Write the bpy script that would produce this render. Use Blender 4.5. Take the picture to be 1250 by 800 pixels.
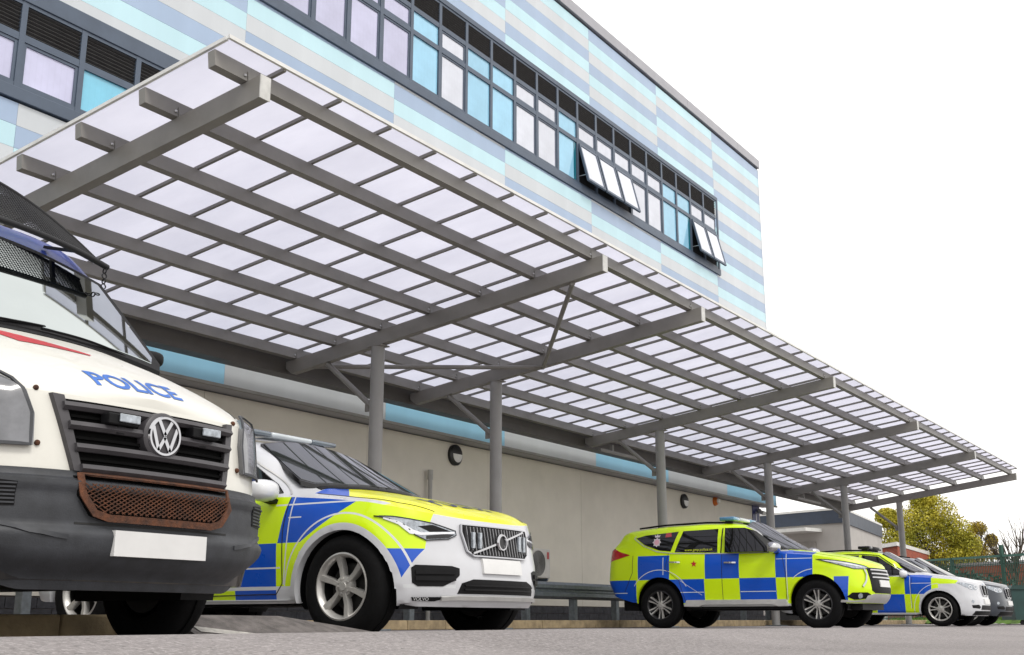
import bpy, bmesh, math, random
import numpy as np
from mathutils import Vector, Matrix
from mathutils.bvhtree import BVHTree
random.seed(7); rng = np.random.default_rng(7)
R_ = math.radians
for o in list(bpy.data.objects): bpy.data.objects.remove(o)
scene = bpy.context.scene
C = scene.collection

# ------------------------------------------------------------------ camera
FPX, HORIZ = 1412.0, 357.0            # focal length in photo pixels, horizon below centre
VX = 955.0                            # vanishing point of the facade, right of centre
th = math.atan(HORIZ / FPX)
vx = np.array([VX, HORIZ, FPX]); vx /= np.linalg.norm(vx)
upv = np.array([0, -math.cos(th), math.sin(th)])
vy = np.cross(upv, vx)
if vy[0] > 0: vy = -vy
RW = np.array([vx, vy, upv])          # camera (right, down, forward) -> world
CAMZ = 0.14
cam_d = bpy.data.cameras.new('camera'); cam = bpy.data.objects.new('camera', cam_d); C.objects.link(cam)
r = RW @ np.array([1, 0, 0]); u = RW @ np.array([0, -1, 0]); b = RW @ np.array([0, 0, -1])
cam.matrix_world = Matrix(((r[0], u[0], b[0], 0), (r[1], u[1], b[1], 0), (r[2], u[2], b[2], CAMZ), (0, 0, 0, 1)))
cam_d.sensor_width = 36; cam_d.lens = 36 * FPX / 1250; cam_d.clip_start = 0.05; cam_d.clip_end = 2000
scene.camera = cam
scene.render.resolution_x, scene.render.resolution_y = 1024, 655
def ray(px, py): return RW @ np.array([px - 625.0, py - 400.0, FPX])
def at_depth(px, py, D): return ray(px, py) * (D / FPX) + np.array([0, 0, CAMZ])

# ------------------------------------------------------------------ sky and sun
SUN_EL, SUN_AZ = R_(52), R_(248)      # direction the light comes from (azimuth in world XY)
w = bpy.data.worlds.new('World'); scene.world = w; w.use_nodes = True
nt = w.node_tree; nt.nodes.clear()
wo = nt.nodes.new('ShaderNodeOutputWorld'); bg = nt.nodes.new('ShaderNodeBackground')
sky = nt.nodes.new('ShaderNodeTexSky'); sky.sky_type = 'NISHITA'; sky.sun_disc = False
sky.sun_elevation = SUN_EL; sky.sun_rotation = R_(90) - SUN_AZ
sky.air_density = 1.0; sky.dust_density = 3.0
mixn = nt.nodes.new('ShaderNodeMix'); mixn.data_type = 'RGBA'
mixn.inputs[0].default_value = 0.9
mixn.inputs[7].default_value = (11.0, 10.75, 10.4, 1)     # even cloud cover
nt.links.new(sky.outputs[0], mixn.inputs[6]); nt.links.new(mixn.outputs[2], bg.inputs[0])
bg.inputs[1].default_value = 0.12
nt.links.new(bg.outputs[0], wo.inputs[0])
sd = bpy.data.lights.new('sun', 'SUN'); sd.energy = 1.3; sd.angle = R_(14); sd.color = (1, .97, .92)
so = bpy.data.objects.new('sun', sd); C.objects.link(so)
sdir = Vector((math.cos(SUN_EL) * math.cos(SUN_AZ), math.cos(SUN_EL) * math.sin(SUN_AZ), math.sin(SUN_EL)))
so.rotation_euler = sdir.to_track_quat('Z', 'Y').to_euler(); so.location = (0, -20, 30)
scene.view_settings.view_transform = 'Standard'; scene.view_settings.look = 'None'
scene.view_settings.exposure = 0.25; scene.view_settings.gamma = 1

# ------------------------------------------------------------------ material helpers
class E:
    """arithmetic on shader sockets"""
    def __init__(s, t, k): s.t = t; s.k = k
    def _m(s, op, *a, clamp=False):
        n = s.t.nodes.new('ShaderNodeMath'); n.operation = op; n.use_clamp = clamp
        for i, v in enumerate((s,) + a):
            if isinstance(v, E): s.t.links.new(v.k, n.inputs[i])
            else: n.inputs[i].default_value = v
        return E(s.t, n.outputs[0])
    def __add__(s, o): return s._m('ADD', o)
    __radd__ = __add__
    def __sub__(s, o): return s._m('SUBTRACT', o)
    def __rsub__(s, o): return (s * -1.0) + o
    def __mul__(s, o): return s._m('MULTIPLY', o)
    __rmul__ = __mul__
    def __truediv__(s, o): return s._m('DIVIDE', o)
    def __lt__(s, o): return s._m('LESS_THAN', o)
    def __gt__(s, o): return s._m('GREATER_THAN', o)
    def __and__(s, o): return s._m('MULTIPLY', o)
    def __or__(s, o): return s._m('MAXIMUM', o)
    def inv(s): return s._m('MULTIPLY', -1.0)._m('ADD', 1.0)
    def abs(s): return s._m('ABSOLUTE')
    def sqrt(s): return s._m('SQRT')
    def mod(s, o): return s._m('FLOORED_MODULO', o)
def near(a, v, wd): return (a - v).abs() < wd
def between(a, lo, hi): return (a > lo) & (a < hi)
def dist(a, b, ca, cb): return ((a - ca) * (a - ca) + (b - cb) * (b - cb)).sqrt()

def base_mat(name):
    m = bpy.data.materials.new(name); m.use_nodes = True
    t = m.node_tree; bs = t.nodes['Principled BSDF']
    return m, t, bs
def mixcol(t, fac, a, b_):
    n = t.nodes.new('ShaderNodeMix'); n.data_type = 'RGBA'
    if isinstance(fac, E): t.links.new(fac.k, n.inputs[0])
    else: n.inputs[0].default_value = fac
    for i, v in ((6, a), (7, b_)):
        if isinstance(v, (tuple, list)): n.inputs[i].default_value = (*v[:3], 1)
        else: t.links.new(v, n.inputs[i])
    return n.outputs[2]
def noise(t, scale, detail=4, rough=.55, co='Object', stretch=None):
    tc = t.nodes.new('ShaderNodeTexCoord'); n = t.nodes.new('ShaderNodeTexNoise')
    n.inputs['Scale'].default_value = scale; n.inputs['Detail'].default_value = detail; n.inputs['Roughness'].default_value = rough
    k = tc.outputs[co]
    if stretch:
        mp = t.nodes.new('ShaderNodeMapping'); mp.inputs['Scale'].default_value = stretch
        t.links.new(k, mp.inputs[0]); k = mp.outputs[0]
    t.links.new(k, n.inputs['Vector']); return E(t, n.outputs['Fac'])
def ramp(t, e, lo, hi):
    n = t.nodes.new('ShaderNodeMapRange'); n.inputs[1].default_value = lo; n.inputs[2].default_value = hi
    t.links.new(e.k, n.inputs[0]); return E(t, n.outputs[0])
def bump(t, bs, e, strength, distance):
    n = t.nodes.new('ShaderNodeBump'); n.inputs['Strength'].default_value = strength; n.inputs['Distance'].default_value = distance
    t.links.new(e.k, n.inputs['Height']); t.links.new(n.outputs[0], bs.inputs['Normal'])
MATS = {}
def mat(name, col, rough=.5, metal=0, var=.12, scale=3., dark=None, bmp=0, bscale=40., coat=0, spec=.5, stretch=None, ior=None, co='Object', rnd=0, blinds=0):
    if name in MATS: return MATS[name]
    m, t, bs = base_mat(name)
    nz = noise(t, scale, 5, .6, co, stretch)
    d = dark or tuple(c * (1 - 2 * var) for c in col)
    l = tuple(min(1, c * (1 + var * .6)) for c in col)
    c_ = mixcol(t, ramp(t, nz, .3, .7), d, l)
    if blinds:       # faint hanging slats behind the glass
        tc = t.nodes.new('ShaderNodeTexCoord'); sp = t.nodes.new('ShaderNodeSeparateXYZ'); t.links.new(tc.outputs['Object'], sp.inputs[0])
        sl = E(t, sp.outputs[0]).mod(.09) / .09
        c_ = mixcol(t, ramp(t, sl, .75, 1.0) * blinds, c_, tuple(k * .55 for k in col))
    if rnd:          # piece to piece difference
        oi = t.nodes.new('ShaderNodeObjectInfo'); c_ = mixcol(t, E(t, oi.outputs['Random']) * rnd, c_, tuple(k * .5 for k in col))
    t.links.new(c_, bs.inputs['Base Color'])
    nr = noise(t, scale * 2.7, 4, .6, co, stretch)
    n = t.nodes.new('ShaderNodeMapRange'); n.inputs[3].default_value = rough * .85; n.inputs[4].default_value = min(1, rough * 1.2)
    t.links.new(nr.k, n.inputs[0]); t.links.new(n.outputs[0], bs.inputs['Roughness'])
    bs.inputs['Metallic'].default_value = metal
    bs.inputs['Specular IOR Level'].default_value = spec
    if ior: bs.inputs['IOR'].default_value = ior
    if coat: bs.inputs['Coat Weight'].default_value = coat; bs.inputs['Coat Roughness'].default_value = .04
    if bmp: bump(t, bs, noise(t, bscale, 6, .6, co), bmp, .01)
    MATS[name] = m; return m

def rgb(r_, g_, b_):
    f = lambda c: (c / 255 / 12.92) if c / 255 <= .04045 else ((c / 255 + .055) / 1.055) ** 2.4
    return (f(r_), f(g_), f(b_))

# ------------------------------------------------------------------ mesh helpers
def link(name, me, m=None, parent=None, loc=None, smooth=None):
    o = bpy.data.objects.new(name, me); C.objects.link(o)
    if m is not None and not me.materials:
        for k in (m if isinstance(m, list) else [m]): me.materials.append(k)
    if parent: o.parent = parent
    if loc is not None: o.location = loc
    if smooth is not None:
        me.polygons.foreach_set('use_smooth', [True] * len(me.polygons)); me.set_sharp_from_angle(angle=R_(smooth))
    return o
def bm_obj(name, bm, m=None, parent=None, loc=None, smooth=None, norm=True):
    if norm: bmesh.ops.recalc_face_normals(bm, faces=bm.faces)
    me = bpy.data.meshes.new(name); bm.to_mesh(me); bm.free()
    return link(name, me, m, parent, loc, smooth)
def tag(o, label=None, cat=None, group=None, kind=None):
    for k, v in (('label', label), ('category', cat), ('group', group), ('kind', kind)):
        if v: o[k] = v
    return o
def empty(name, loc=(0, 0, 0), rz=0):
    o = bpy.data.objects.new(name, None); C.objects.link(o); o.location = loc; o.rotation_euler = (0, 0, rz)
    o.empty_display_size = .2; return o
def box(bm, x0, x1, y0, y1, z0, z1, M=None, bev=0):
    vs = [bm.verts.new((x, y, z)) for x in (x0, x1) for y in (y0, y1) for z in (z0, z1)]
    fs = [bm.faces.new([vs[i] for i in q]) for q in ((0, 1, 3, 2), (4, 6, 7, 5), (0, 4, 5, 1), (2, 3, 7, 6), (0, 2, 6, 4), (1, 5, 7, 3))]
    if bev:
        es = list({e for f in fs for e in f.edges})
        g = bmesh.ops.bevel(bm, geom=es, offset=bev, segments=2, affect='EDGES', profile=.5)
        vs = list({v for f in g['faces'] for v in f.verts} | {v for v in vs if v.is_valid})
    if M: bmesh.ops.transform(bm, matrix=M, verts=[v for v in vs if v.is_valid])
    return vs
def box_obj(name, x0, x1, y0, y1, z0, z1, m, parent=None, bev=0):
    bm = bmesh.new(); box(bm, x0, x1, y0, y1, z0, z1, bev=bev); return bm_obj(name, bm, m, parent)
def sweep(bm, pts, prof, up=(0, 0, 1), closed=False, cap=True):
    """sweep a closed 2D profile (side, up) along pts"""
    pts = [Vector(p) for p in pts]; n = len(pts); rings = []
    for i, p in enumerate(pts):
        a = pts[i - 1] if (i or closed) else p; c = pts[(i + 1) % n] if (i < n - 1 or closed) else p
        t = (c - a).normalized(); uu = Vector(up[i] if isinstance(up, list) else up)
        s = t.cross(uu)
        if s.length < 1e-4: s = t.cross(Vector((1, 0, 0)))
        s.normalize(); q = s.cross(t)
        rings.append([bm.verts.new(p + s * a_ + q * b_) for a_, b_ in prof])
    k = len(prof)
    for i in range(n if closed else n - 1):
        A, B = rings[i], rings[(i + 1) % n]
        for j in range(k): bm.faces.new((A[j], A[(j + 1) % k], B[(j + 1) % k], B[j]))
    if cap and not closed: bm.faces.new(rings[0][::-1]); bm.faces.new(rings[-1])
def circ(r_, n=10): return [(r_ * math.cos(2 * math.pi * i / n), r_ * math.sin(2 * math.pi * i / n)) for i in range(n)]
def rect(w_, h_): return [(-w_ / 2, -h_ / 2), (w_ / 2, -h_ / 2), (w_ / 2, h_ / 2), (-w_ / 2, h_ / 2)]
def tube_obj(name, pts, r_, m, parent=None, n=10, closed=False):
    bm = bmesh.new(); sweep(bm, pts, circ(r_, n), closed=closed); return bm_obj(name, bm, m, parent, smooth=40)
def lathe(bm, prof, M=None, n=32, closed=False):
    """prof: (radius, axial) revolved about Y"""
    rings = []
    for i in range(n):
        a = 2 * math.pi * i / n
        rings.append([bm.verts.new((r_ * math.cos(a), y_, r_ * math.sin(a))) for r_, y_ in prof])
    k = len(prof)
    for i in range(n):
        A, B = rings[i], rings[(i + 1) % n]
        for j in range(k if closed else k - 1):
            q = (A[j], A[(j + 1) % k], B[(j + 1) % k], B[j])
            try: bm.faces.new(q)
            except ValueError: pass
    vs = [v for g in rings for v in g]
    if M: bmesh.ops.transform(bm, matrix=M, verts=vs)
    return vs
def prism(bm, poly, y0, y1, M=None):
    """(x,z) polygon extruded in y"""
    A = [bm.verts.new((x, y0, z)) for x, z in poly]; B = [bm.verts.new((x, y1, z)) for x, z in poly]
    bm.faces.new(A); bm.faces.new(B[::-1]); n = len(poly)
    for i in range(n): bm.faces.new((A[i], B[i], B[(i + 1) % n], A[(i + 1) % n]))
    if M: bmesh.ops.transform(bm, matrix=M, verts=A + B)
def copy_tree(o, parent=None):
    c = o.copy(); C.objects.link(c); c.parent = parent
    for ch in list(o.children): copy_tree(ch, c)
    return c
def text_bm(txt, size, bold=0.0, extrude=0.0):
    cu = bpy.data.curves.new('t', 'FONT'); cu.body = txt; cu.size = size; cu.align_x = 'CENTER'; cu.align_y = 'CENTER'
    cu.offset = bold; cu.extrude = extrude; cu.resolution_u = 3
    o = bpy.data.objects.new('t', cu); C.objects.link(o)
    dg = bpy.context.evaluated_depsgraph_get(); me = bpy.data.meshes.new_from_object(o.evaluated_get(dg))
    bm = bmesh.new(); bm.from_mesh(me)
    bpy.data.objects.remove(o); bpy.data.curves.remove(cu); bpy.data.meshes.remove(me)
    return bm

# ------------------------------------------------------------------ materials of the place
def m_asphalt():
    m, t, bs = base_mat('asphalt')
    big = noise(t, .35, 5, .6); mid = noise(t, 3, 5, .6); fine = noise(t, 55, 4, .8)
    c1 = mixcol(t, ramp(t, big, .35, .65), (.155, .140, .138), (.250, .228, .226))
    c2 = mixcol(t, ramp(t, mid, .62, .8) * .45, c1, (.12, .11, .11))
    c3 = mixcol(t, ramp(t, fine, .48, .66) * .8, c2, (.42, .39, .385))
    c4 = mixcol(t, ramp(t, noise(t, 38, 3, .7), .58, .70) * .85, c3, (.075, .07, .07))
    t.links.new(c4, bs.inputs['Base Color']); bs.inputs['Roughness'].default_value = .9
    bump(t, bs, fine + mid * .6, .7, .006); return m
ASPH = m_asphalt()
ASPH2 = mat('old_asphalt', (.155, .138, .132), .9, scale=9, var=.28, bmp=.8, bscale=160)
CONC = mat('kerb_concrete', (.44, .34, .20), .9, scale=6, var=.25, dark=(.26, .20, .12), bmp=.5, bscale=60)
LINE = mat('worn_white_paint', (.46, .44, .41), .85, scale=16, var=.22, bmp=.3, bscale=90)
GRASS = mat('grass', (.10, .20, .02), .9, scale=5, var=.3)
STEEL = mat('canopy_grey_steel', (.225, .215, .198), .42, scale=2.0, var=.10)
STEEL2 = mat('canopy_post_steel', (.27, .265, .255), .4, scale=2.5, var=.07)
PLATE = mat('beam_end_plate', (.6, .6, .58), .5, scale=9, var=.12)
BOLT = mat('galvanised_bolt', (.5, .5, .5), .35, .8, scale=40)
TRIM = mat('white_edge_trim', (.74, .74, .72), .45, scale=4, var=.08)
GALV = mat('galvanised_steel', (.20, .225, .245), .48, .55, scale=14, var=.16)
GUT = mat('gutter_brown', (.085, .077, .068), .5, scale=2, var=.1)
def m_sheet():
    m, t, bs = base_mat('opal_polycarbonate')
    t.nodes.remove(bs); out = t.nodes['Material Output']
    tr = t.nodes.new('ShaderNodeBsdfTranslucent'); di = t.nodes.new('ShaderNodeBsdfPrincipled'); mx = t.nodes.new('ShaderNodeMixShader')
    nz = noise(t, 1.6, 6, .62, 'Object', (1, .35, 1))
    cc = mixcol(t, ramp(t, nz, .3, .7), (.56, .555, .65), (.68, .67, .765))
    oi = t.nodes.new('ShaderNodeObjectInfo'); cc = mixcol(t, E(t, oi.outputs['Random']) * .22, cc, (.50, .49, .54))
    cc = mixcol(t, ramp(t, noise(t, 14, 5, .7), .66, .78) * .35, cc, (.30, .28, .24))
    t.links.new(cc, tr.inputs[0])
    di.inputs['Base Color'].default_value = (.8, .8, .86, 1); di.inputs['Roughness'].default_value = .25
    mx.inputs[0].default_value = .16
    t.links.new(tr.outputs[0], mx.inputs[1]); t.links.new(di.outputs[0], mx.inputs[2]); t.links.new(mx.outputs[0], out.inputs[0])
    return m
SHEET = m_sheet()
CLAD = {k: mat('cladding_' + k, c, .34, scale=1.1, var=.05, bmp=.10, bscale=2.0, rnd=.14, stretch=(1, 1, .25)) for k, c in dict(
    cyan=rgb(192, 226, 235), grey=rgb(203, 208, 212), slate=rgb(162, 182, 208), sky=rgb(158, 212, 240)).items()}
FRAME = mat('window_frame_grey', (.078, .105, .15), .42, scale=3, var=.08)
LOUV = mat('louvre_dark', (.045, .044, .044), .6, scale=8)
DARK = mat('black_void', (.008, .008, .009), .8)
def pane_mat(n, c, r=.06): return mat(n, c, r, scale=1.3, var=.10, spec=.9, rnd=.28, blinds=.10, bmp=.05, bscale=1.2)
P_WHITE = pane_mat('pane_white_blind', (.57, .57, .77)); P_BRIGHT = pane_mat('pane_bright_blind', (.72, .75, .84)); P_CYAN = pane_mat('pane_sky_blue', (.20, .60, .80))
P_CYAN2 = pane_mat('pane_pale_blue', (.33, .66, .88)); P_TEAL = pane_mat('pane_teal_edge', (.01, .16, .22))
WALL = mat('beige_render_wall', (.72, .68, .585), .85, scale=.9, var=.06, bmp=.15, bscale=70)
PLINTH = mat('dark_plinth_brick', (.055, .055, .062), .85, scale=10, var=.25)
COPING = mat('coping_metal', (.36, .36, .39), .4, scale=2, var=.06)
NAVY = mat('navy_fascia', (.022, .036, .065), .45)

# ------------------------------------------------------------------ ground
def ridge(x): return float(np.interp(x, [-8, 0, 5, 12, 18, 26, 34], [.088, .094, .098, .068, .046, .02, 0]))
def gz(x, y): return ridge(x) * math.exp(-((y - 3.0) / .62) ** 2) if -9 < x < 34 else 0.0
xs = np.unique(np.concatenate([np.linspace(-400, -12, 12), np.arange(-12, 36, .5), np.linspace(36, 500, 14)]))
ys = np.unique(np.concatenate([np.linspace(-300, -2, 8), np.arange(-2, 6, .16), np.linspace(6, 12, 6), np.linspace(12, 500, 12)]))
bm = bmesh.new(); gv = [[bm.verts.new((x, y, gz(x, y) if -9 < x < 35 and 1 < y < 5.2 else 0)) for y in ys] for x in xs]
for i in range(len(xs) - 1):
    for j in range(len(ys) - 1): bm.faces.new((gv[i][j], gv[i + 1][j], gv[i + 1][j + 1], gv[i][j + 1]))
tag(bm_obj('ground', bm, ASPH, smooth=60), kind='structure')

# raised kerbed island with a sloped asphalt end (between the van's axles)
bm = bmesh.new()
P = lambda x, y, z: bm.verts.new((x, y, z))
ZT = .168
rows = []
for x, zc_, yf in ((4.56, ZT, 4.93), (5.0, ZT, 4.93), (5.46, ZT - .004, 4.93), (5.75, .135, 4.95), (6.05, .105, 4.97), (6.45, .062, 5.0)):
    rows.append([P(x, yf, .003), P(x, yf + .40, zc_), P(x, 7.1, zc_), P(x, 7.5, .003)])
for a, c in zip(rows, rows[1:]):
    for k in range(3): bm.faces.new((a[k], c[k], c[k + 1], a[k + 1]))
bm.faces.new(rows[0][::-1]); bm.faces.new(rows[-1])
tag(bm_obj('ramp', bm, ASPH2), kind='structure')
isl = box_obj('pavement', -5.0, 4.555, 5.84, 7.3, .002, ZT, ASPH2); tag(isl, kind='structure')
kx = -5.0; first = None
while kx < 4.5:
    o = box_obj('kerb_stone', kx + .005, min(kx + .91, 4.555), 5.70, 5.836, .001, ZT + .002, CONC, isl, bev=.012); kx += .915
bm = bmesh.new()
q = [bm.verts.new(p) for p in ((4.62, 5.10, .078), (4.62, 5.17, .108), (5.42, 4.955, .0175), (5.42, 4.90, .006))]
bm.faces.new(q); o = tag(bm_obj('bay_line', bm, LINE), kind='structure')
for x in (10.4, 14.9, 22.4, 25.2, 31.0, 33.6):
    o = box_obj('bay_line', x - .05, x + .05, 5.6, 10.4, .004, .0055, LINE); tag(o, kind='structure')

# kerb along the car park's back edge
kr = box_obj('footway', -14, 44, 10.76, 13.1, .001, .13, ASPH2); tag(kr, kind='structure')
kx = -14
while kx < 43.5:
    box_obj('kerb_stone', kx + .005, kx + .91, 10.60, 10.755, .001, .135, CONC, kr, bev=.012); kx += .915

# ------------------------------------------------------------------ main building
YF, YW = 12.6, 13.0
ZC0, ZTOP = 3.47, 14.28
XR = 33.75
bld = empty('office_building', (18, 20, 0))
tag(bld, 'three storey block clad in pale blue and grey striped panels with ribbon windows', 'building')
bld_off = Vector((-18, -20, 0))
def bpart(name, bm, m, parent=bld, smooth=None):
    bmesh.ops.translate(bm, verts=bm.verts, vec=bld_off); return bm_obj(name, bm, m, parent, smooth=smooth)
def bbox(name, *a, m, parent=bld, bev=0):
    bm = bmesh.new(); box(bm, *a, bev=bev); return bpart(name, bm, m, parent)
core = bbox('core_wall', -5, XR - .02, YF + .06, 27, ZC0 + .02, ZTOP - .02, m=DARK)
# lower recessed wall: large panels with thin joints
bbox('inner_wall', -5, 33.36, YW + .05, 26.5, .0, ZC0 + .015, m=DARK)
joints_x = [XR - 3.7 * k for k in range(0, 11)][::-1]
wx = [-3.25 + 3.7 * k for k in range(10)] + [33.4]
for a, c in zip(wx, wx[1:]):
    bbox('wall_panel', a + .004, c - .004, YW, YW + .045, .43, ZC0 - .05, m=WALL)
bbox('return_wall_panel', 33.362, 33.4, YW + .05, 26.5, .43, ZC0 - .05, m=WALL)
# brick plinth
bw, bh = .44, .139
zrow = .135; row = 0
bbox('plinth_backing', -3, 33.37, YW + .028, YW + .05, .0, .43, m=MATS['old_asphalt'])
pbm = bmesh.new()
while zrow < .40:
    x = -3 + (row % 2) * bw / 2
    while x < 33.2:
        box(pbm, x + .005, x + bw - .005, YW + .012, YW + .03, zrow + .005, zrow + bh - .006); x += bw
    zrow += bh * 1.0; row += 1
o = bpart('plinth_brickwork', pbm, PLINTH); tag(o, kind='stuff')
# soffit and drip trim under the cladding
bbox('soffit', -5, XR, YF + .03, YW + .05, ZC0 - .035, ZC0 + .015, m=COPING)
bbox('drip_trim', -5, XR + .02, YF - .035, YF + .025, ZC0 - .05, ZC0 - .003, m=mat('trim_grey', (.27, .265, .25), .5), bev=.006)
# striped cladding
CN = ['cyan', 'grey', 'slate']
rows_z = [(3.474, 4.07)] + [(4.07 + .30 * k, 4.07 + .30 * (k + 1)) for k in range(34)]
RB1, RB2 = (6.49, 8.1), (9.82, 12.22)
RX2 = 30.2
RX1 = 30.2
def stripe_color(k, col):
    z = rows_z[k][0]
    n = round((14.27 - rows_z[k][1]) / .3)
    return CN[(n + (2 if (9 - col) % 2 == 0 else 0)) % 3]
cache = {}
for ci, (a, c) in enumerate(zip(joints_x, joints_x[1:])):
    a = max(a, -5)
    for k, (z0, z1) in enumerate(rows_z):
        z1 = min(z1, ZTOP)
        for (lo, hi, rx) in ((*RB1, RX1), (*RB2, RX2)):
            if a >= rx - .2: continue
            if z0 >= lo - .02 and z1 <= hi + .02: z1 = z0
            elif z0 < lo < z1: z1 = lo
            elif z0 < hi < z1: z0 = hi
        if z1 - z0 < .02: continue
        col = stripe_color(k, ci) if k else ('sky' if ci % 2 == 1 else 'grey')
        key = (round(c - a, 2), round(z1 - z0, 3), col)
        if key not in cache:
            bm = bmesh.new(); box(bm, 0, c - a - .004, 0, .055, 0, z1 - z0 - .0035); me = bpy.data.meshes.new('cladding_panel')
            bmesh.ops.recalc_face_normals(bm, faces=bm.faces); bm.to_mesh(me); bm.free(); me.materials.append(CLAD[col]); cache[key] = me
        o = bpy.data.objects.new('cladding_panel', cache[key]); C.objects.link(o); o.parent = bld
        o.location = Vector((a + .002, YF + random.uniform(0, .002), z0 + .00175)) + bld_off
# parapet
bbox('parapet_shadow_gap', -5, XR - .01, YF + .02, 27, ZTOP + .001, ZTOP + .05, m=NAVY)
x = -5
while x < XR:
    x1 = min(x + 3.7, XR + .03); bbox('coping', x, x1 - .006, YF - .06, YF + .4, ZTOP + .05, ZTOP + .33, m=COPING, bev=.01); x += 3.7
bbox('corner_trim', XR - .018, XR + .012, YF - .006, YF + .06, ZC0, ZTOP, m=CLAD['grey'])
# ribbon windows
def window_set(z_bot, rowsz, z_head, x_end, x_start, colours, opening, head_top):
    n = int(round((x_end - x_start) / .9)); x_start = x_end - .9 * n
    bbox('ribbon_sill', x_start - .1, x_end + .1, YF - .045, YF + .06, z_bot, z_bot + .17, m=FRAME, bev=.008)
    bbox('ribbon_head', x_start - .1, x_end + .1, YF - .03, YF + .06, z_head, head_top, m=FRAME, bev=.008)
    bbox('ribbon_jamb', x_end + .02, x_end + .1, YF - .028, YF + .055, z_bot + .17, z_head, m=FRAME)
    z0 = z_bot + .17
    bm = bmesh.new(); fw = .042
    box(bm, -fw, fw, -.012, .058, z0 + .002, z_head - .002)
    zs = [z0] + [r[0] for r in rowsz[1:]] + [z_head]
    for k, z in enumerate(zs):
        hh = .05 if 0 < k < len(zs) - 1 else .06
        if 0 < k < len(zs) - 1: box(bm, fw + .002, .9 - fw - .002, -.009, .055, z - hh, z + hh)
    box(bm, fw + .002, .9 - fw - .002, -.009, .055, z0 + .002, z0 + .07); box(bm, fw + .002, .9 - fw - .002, -.009, .055, z_head - .05, z_head - .002)
    bmesh.ops.recalc_face_normals(bm, faces=bm.faces); fme = bpy.data.meshes.new('window'); bm.to_mesh(fme); bm.free(); fme.materials.append(FRAME)
    pm = {}
    def pane(k, m, par, is_open=False):
        lo = (rowsz[k][0] if k else z0) + .055; hi = (rowsz[k + 1][0] if k + 1 < len(rowsz) else z_head) - .055
        if rowsz[k][1] == 'louvre':
            if 'louvre' not in pm:
                bm = bmesh.new(); z = lo
                box(bm, .045, .855, .04, .054, lo, hi)
                while z < hi:
                    M = Matrix.Translation((0, .012, z)) @ Matrix.Rotation(R_(-38), 4, 'X')
                    box(bm, .048, .852, -.02, .02, -.003, .003, M=M); z += .052
                bmesh.ops.recalc_face_normals(bm, faces=bm.faces); me = bpy.data.meshes.new('louvre'); bm.to_mesh(me); bm.free()
                me.materials.append(LOUV); pm['louvre'] = me
            o = bpy.data.objects.new('louvre', pm['louvre']); C.objects.link(o); o.parent = par; return
        key = (k, m.name)
        if key not in pm:
            bm = bmesh.new(); box(bm, .05, .85, .022, .034, lo - .01, hi + .01)
            bmesh.ops.recalc_face_normals(bm, faces=bm.faces); me = bpy.data.meshes.new('pane'); bm.to_mesh(me); bm.free(); me.materials.append(m); pm[key] = me
        if not is_open:
            if 'bead' + str(k) not in pm:
                bm = bmesh.new()
                for a in ((.044, .085, lo - .002, hi + .002), (.815, .856, lo - .002, hi + .002), (.087, .813, lo - .002, lo + .036), (.087, .813, hi - .036, hi + .002)):
                    box(bm, a[0], a[1], .004, .05, a[2], a[3])
                me = bpy.data.meshes.new('sash'); bmesh.ops.recalc_face_normals(bm, faces=bm.faces); bm.to_mesh(me); bm.free(); me.materials.append(FRAME); pm['bead' + str(k)] = me
            if m in (P_WHITE, P_BRIGHT):
                s = bpy.data.objects.new('sash', pm['bead' + str(k)]); C.objects.link(s); s.parent = par
            o = bpy.data.objects.new('pane', pm[key]); C.objects.link(o); o.parent = par; return
        # top-hung sash pushed out at the bottom
        bm = bmesh.new()
        for a in ((.03, .085, lo - .03, hi), (.815, .87, lo - .03, hi), (.086, .814, lo - .03, lo + .03), (.086, .814, hi - .05, hi)): box(bm, a[0], a[1], -.02, .03, a[2] - hi, a[3] - hi)
        s = bm_obj('open_sash', bm, FRAME, par); s.location = (0, -.02, hi); s.rotation_euler = (R_(-14), 0, 0)
        bm = bmesh.new(); box(bm, .05, .85, .03, .045, lo - .03, hi); bm_obj('inner_reveal', bm, DARK, par)
        # glass rides on the sash (same tilt)
        bm = bmesh.new(); box(bm, .084, .816, -.004, .008, lo + .028 - hi, -.048); g = bm_obj('pane', bm, m, par); g.location = s.location; g.rotation_euler = s.rotation_euler
        for sx in (.06, .83):
            bm = bmesh.new(); box(bm, sx, sx + .012, -.19, .03, lo + .16, lo + .175); bm_obj('window_stay', bm, BOLT, par)
    for i in range(n):
        xl = x_end - .9 * (i + 1)
        f = bpy.data.objects.new('window', fme); C.objects.link(f); f.parent = bld; f.location = Vector((xl, YF, 0)) + bld_off
        cset = colours(i)
        for k in range(len(rowsz)): pane(k, cset[k] if k < len(cset) else P_WHITE, f, is_open=(k == 0 and i in opening))
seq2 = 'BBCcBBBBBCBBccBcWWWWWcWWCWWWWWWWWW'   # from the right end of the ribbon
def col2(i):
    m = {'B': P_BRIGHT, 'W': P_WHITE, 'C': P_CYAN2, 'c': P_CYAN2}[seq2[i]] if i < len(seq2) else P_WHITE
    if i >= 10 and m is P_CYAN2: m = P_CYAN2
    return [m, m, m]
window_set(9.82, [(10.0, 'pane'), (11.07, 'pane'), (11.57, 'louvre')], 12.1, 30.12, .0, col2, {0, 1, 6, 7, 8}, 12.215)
for xe in (22.02, 28.32):   # teal reveal of the pane next to the open sashes
    bbox('teal_reveal', xe - .15, xe - .05, YF + .016, YF + .021, 10.06, 11.0, m=P_TEAL)
def col1(i): return [P_CYAN if i % 5 == 2 else P_WHITE]
window_set(6.49, [(6.66, 'pane'), (7.36, 'louvre')], 7.86, 29.39, .0, col1, set(), 8.1)

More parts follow.
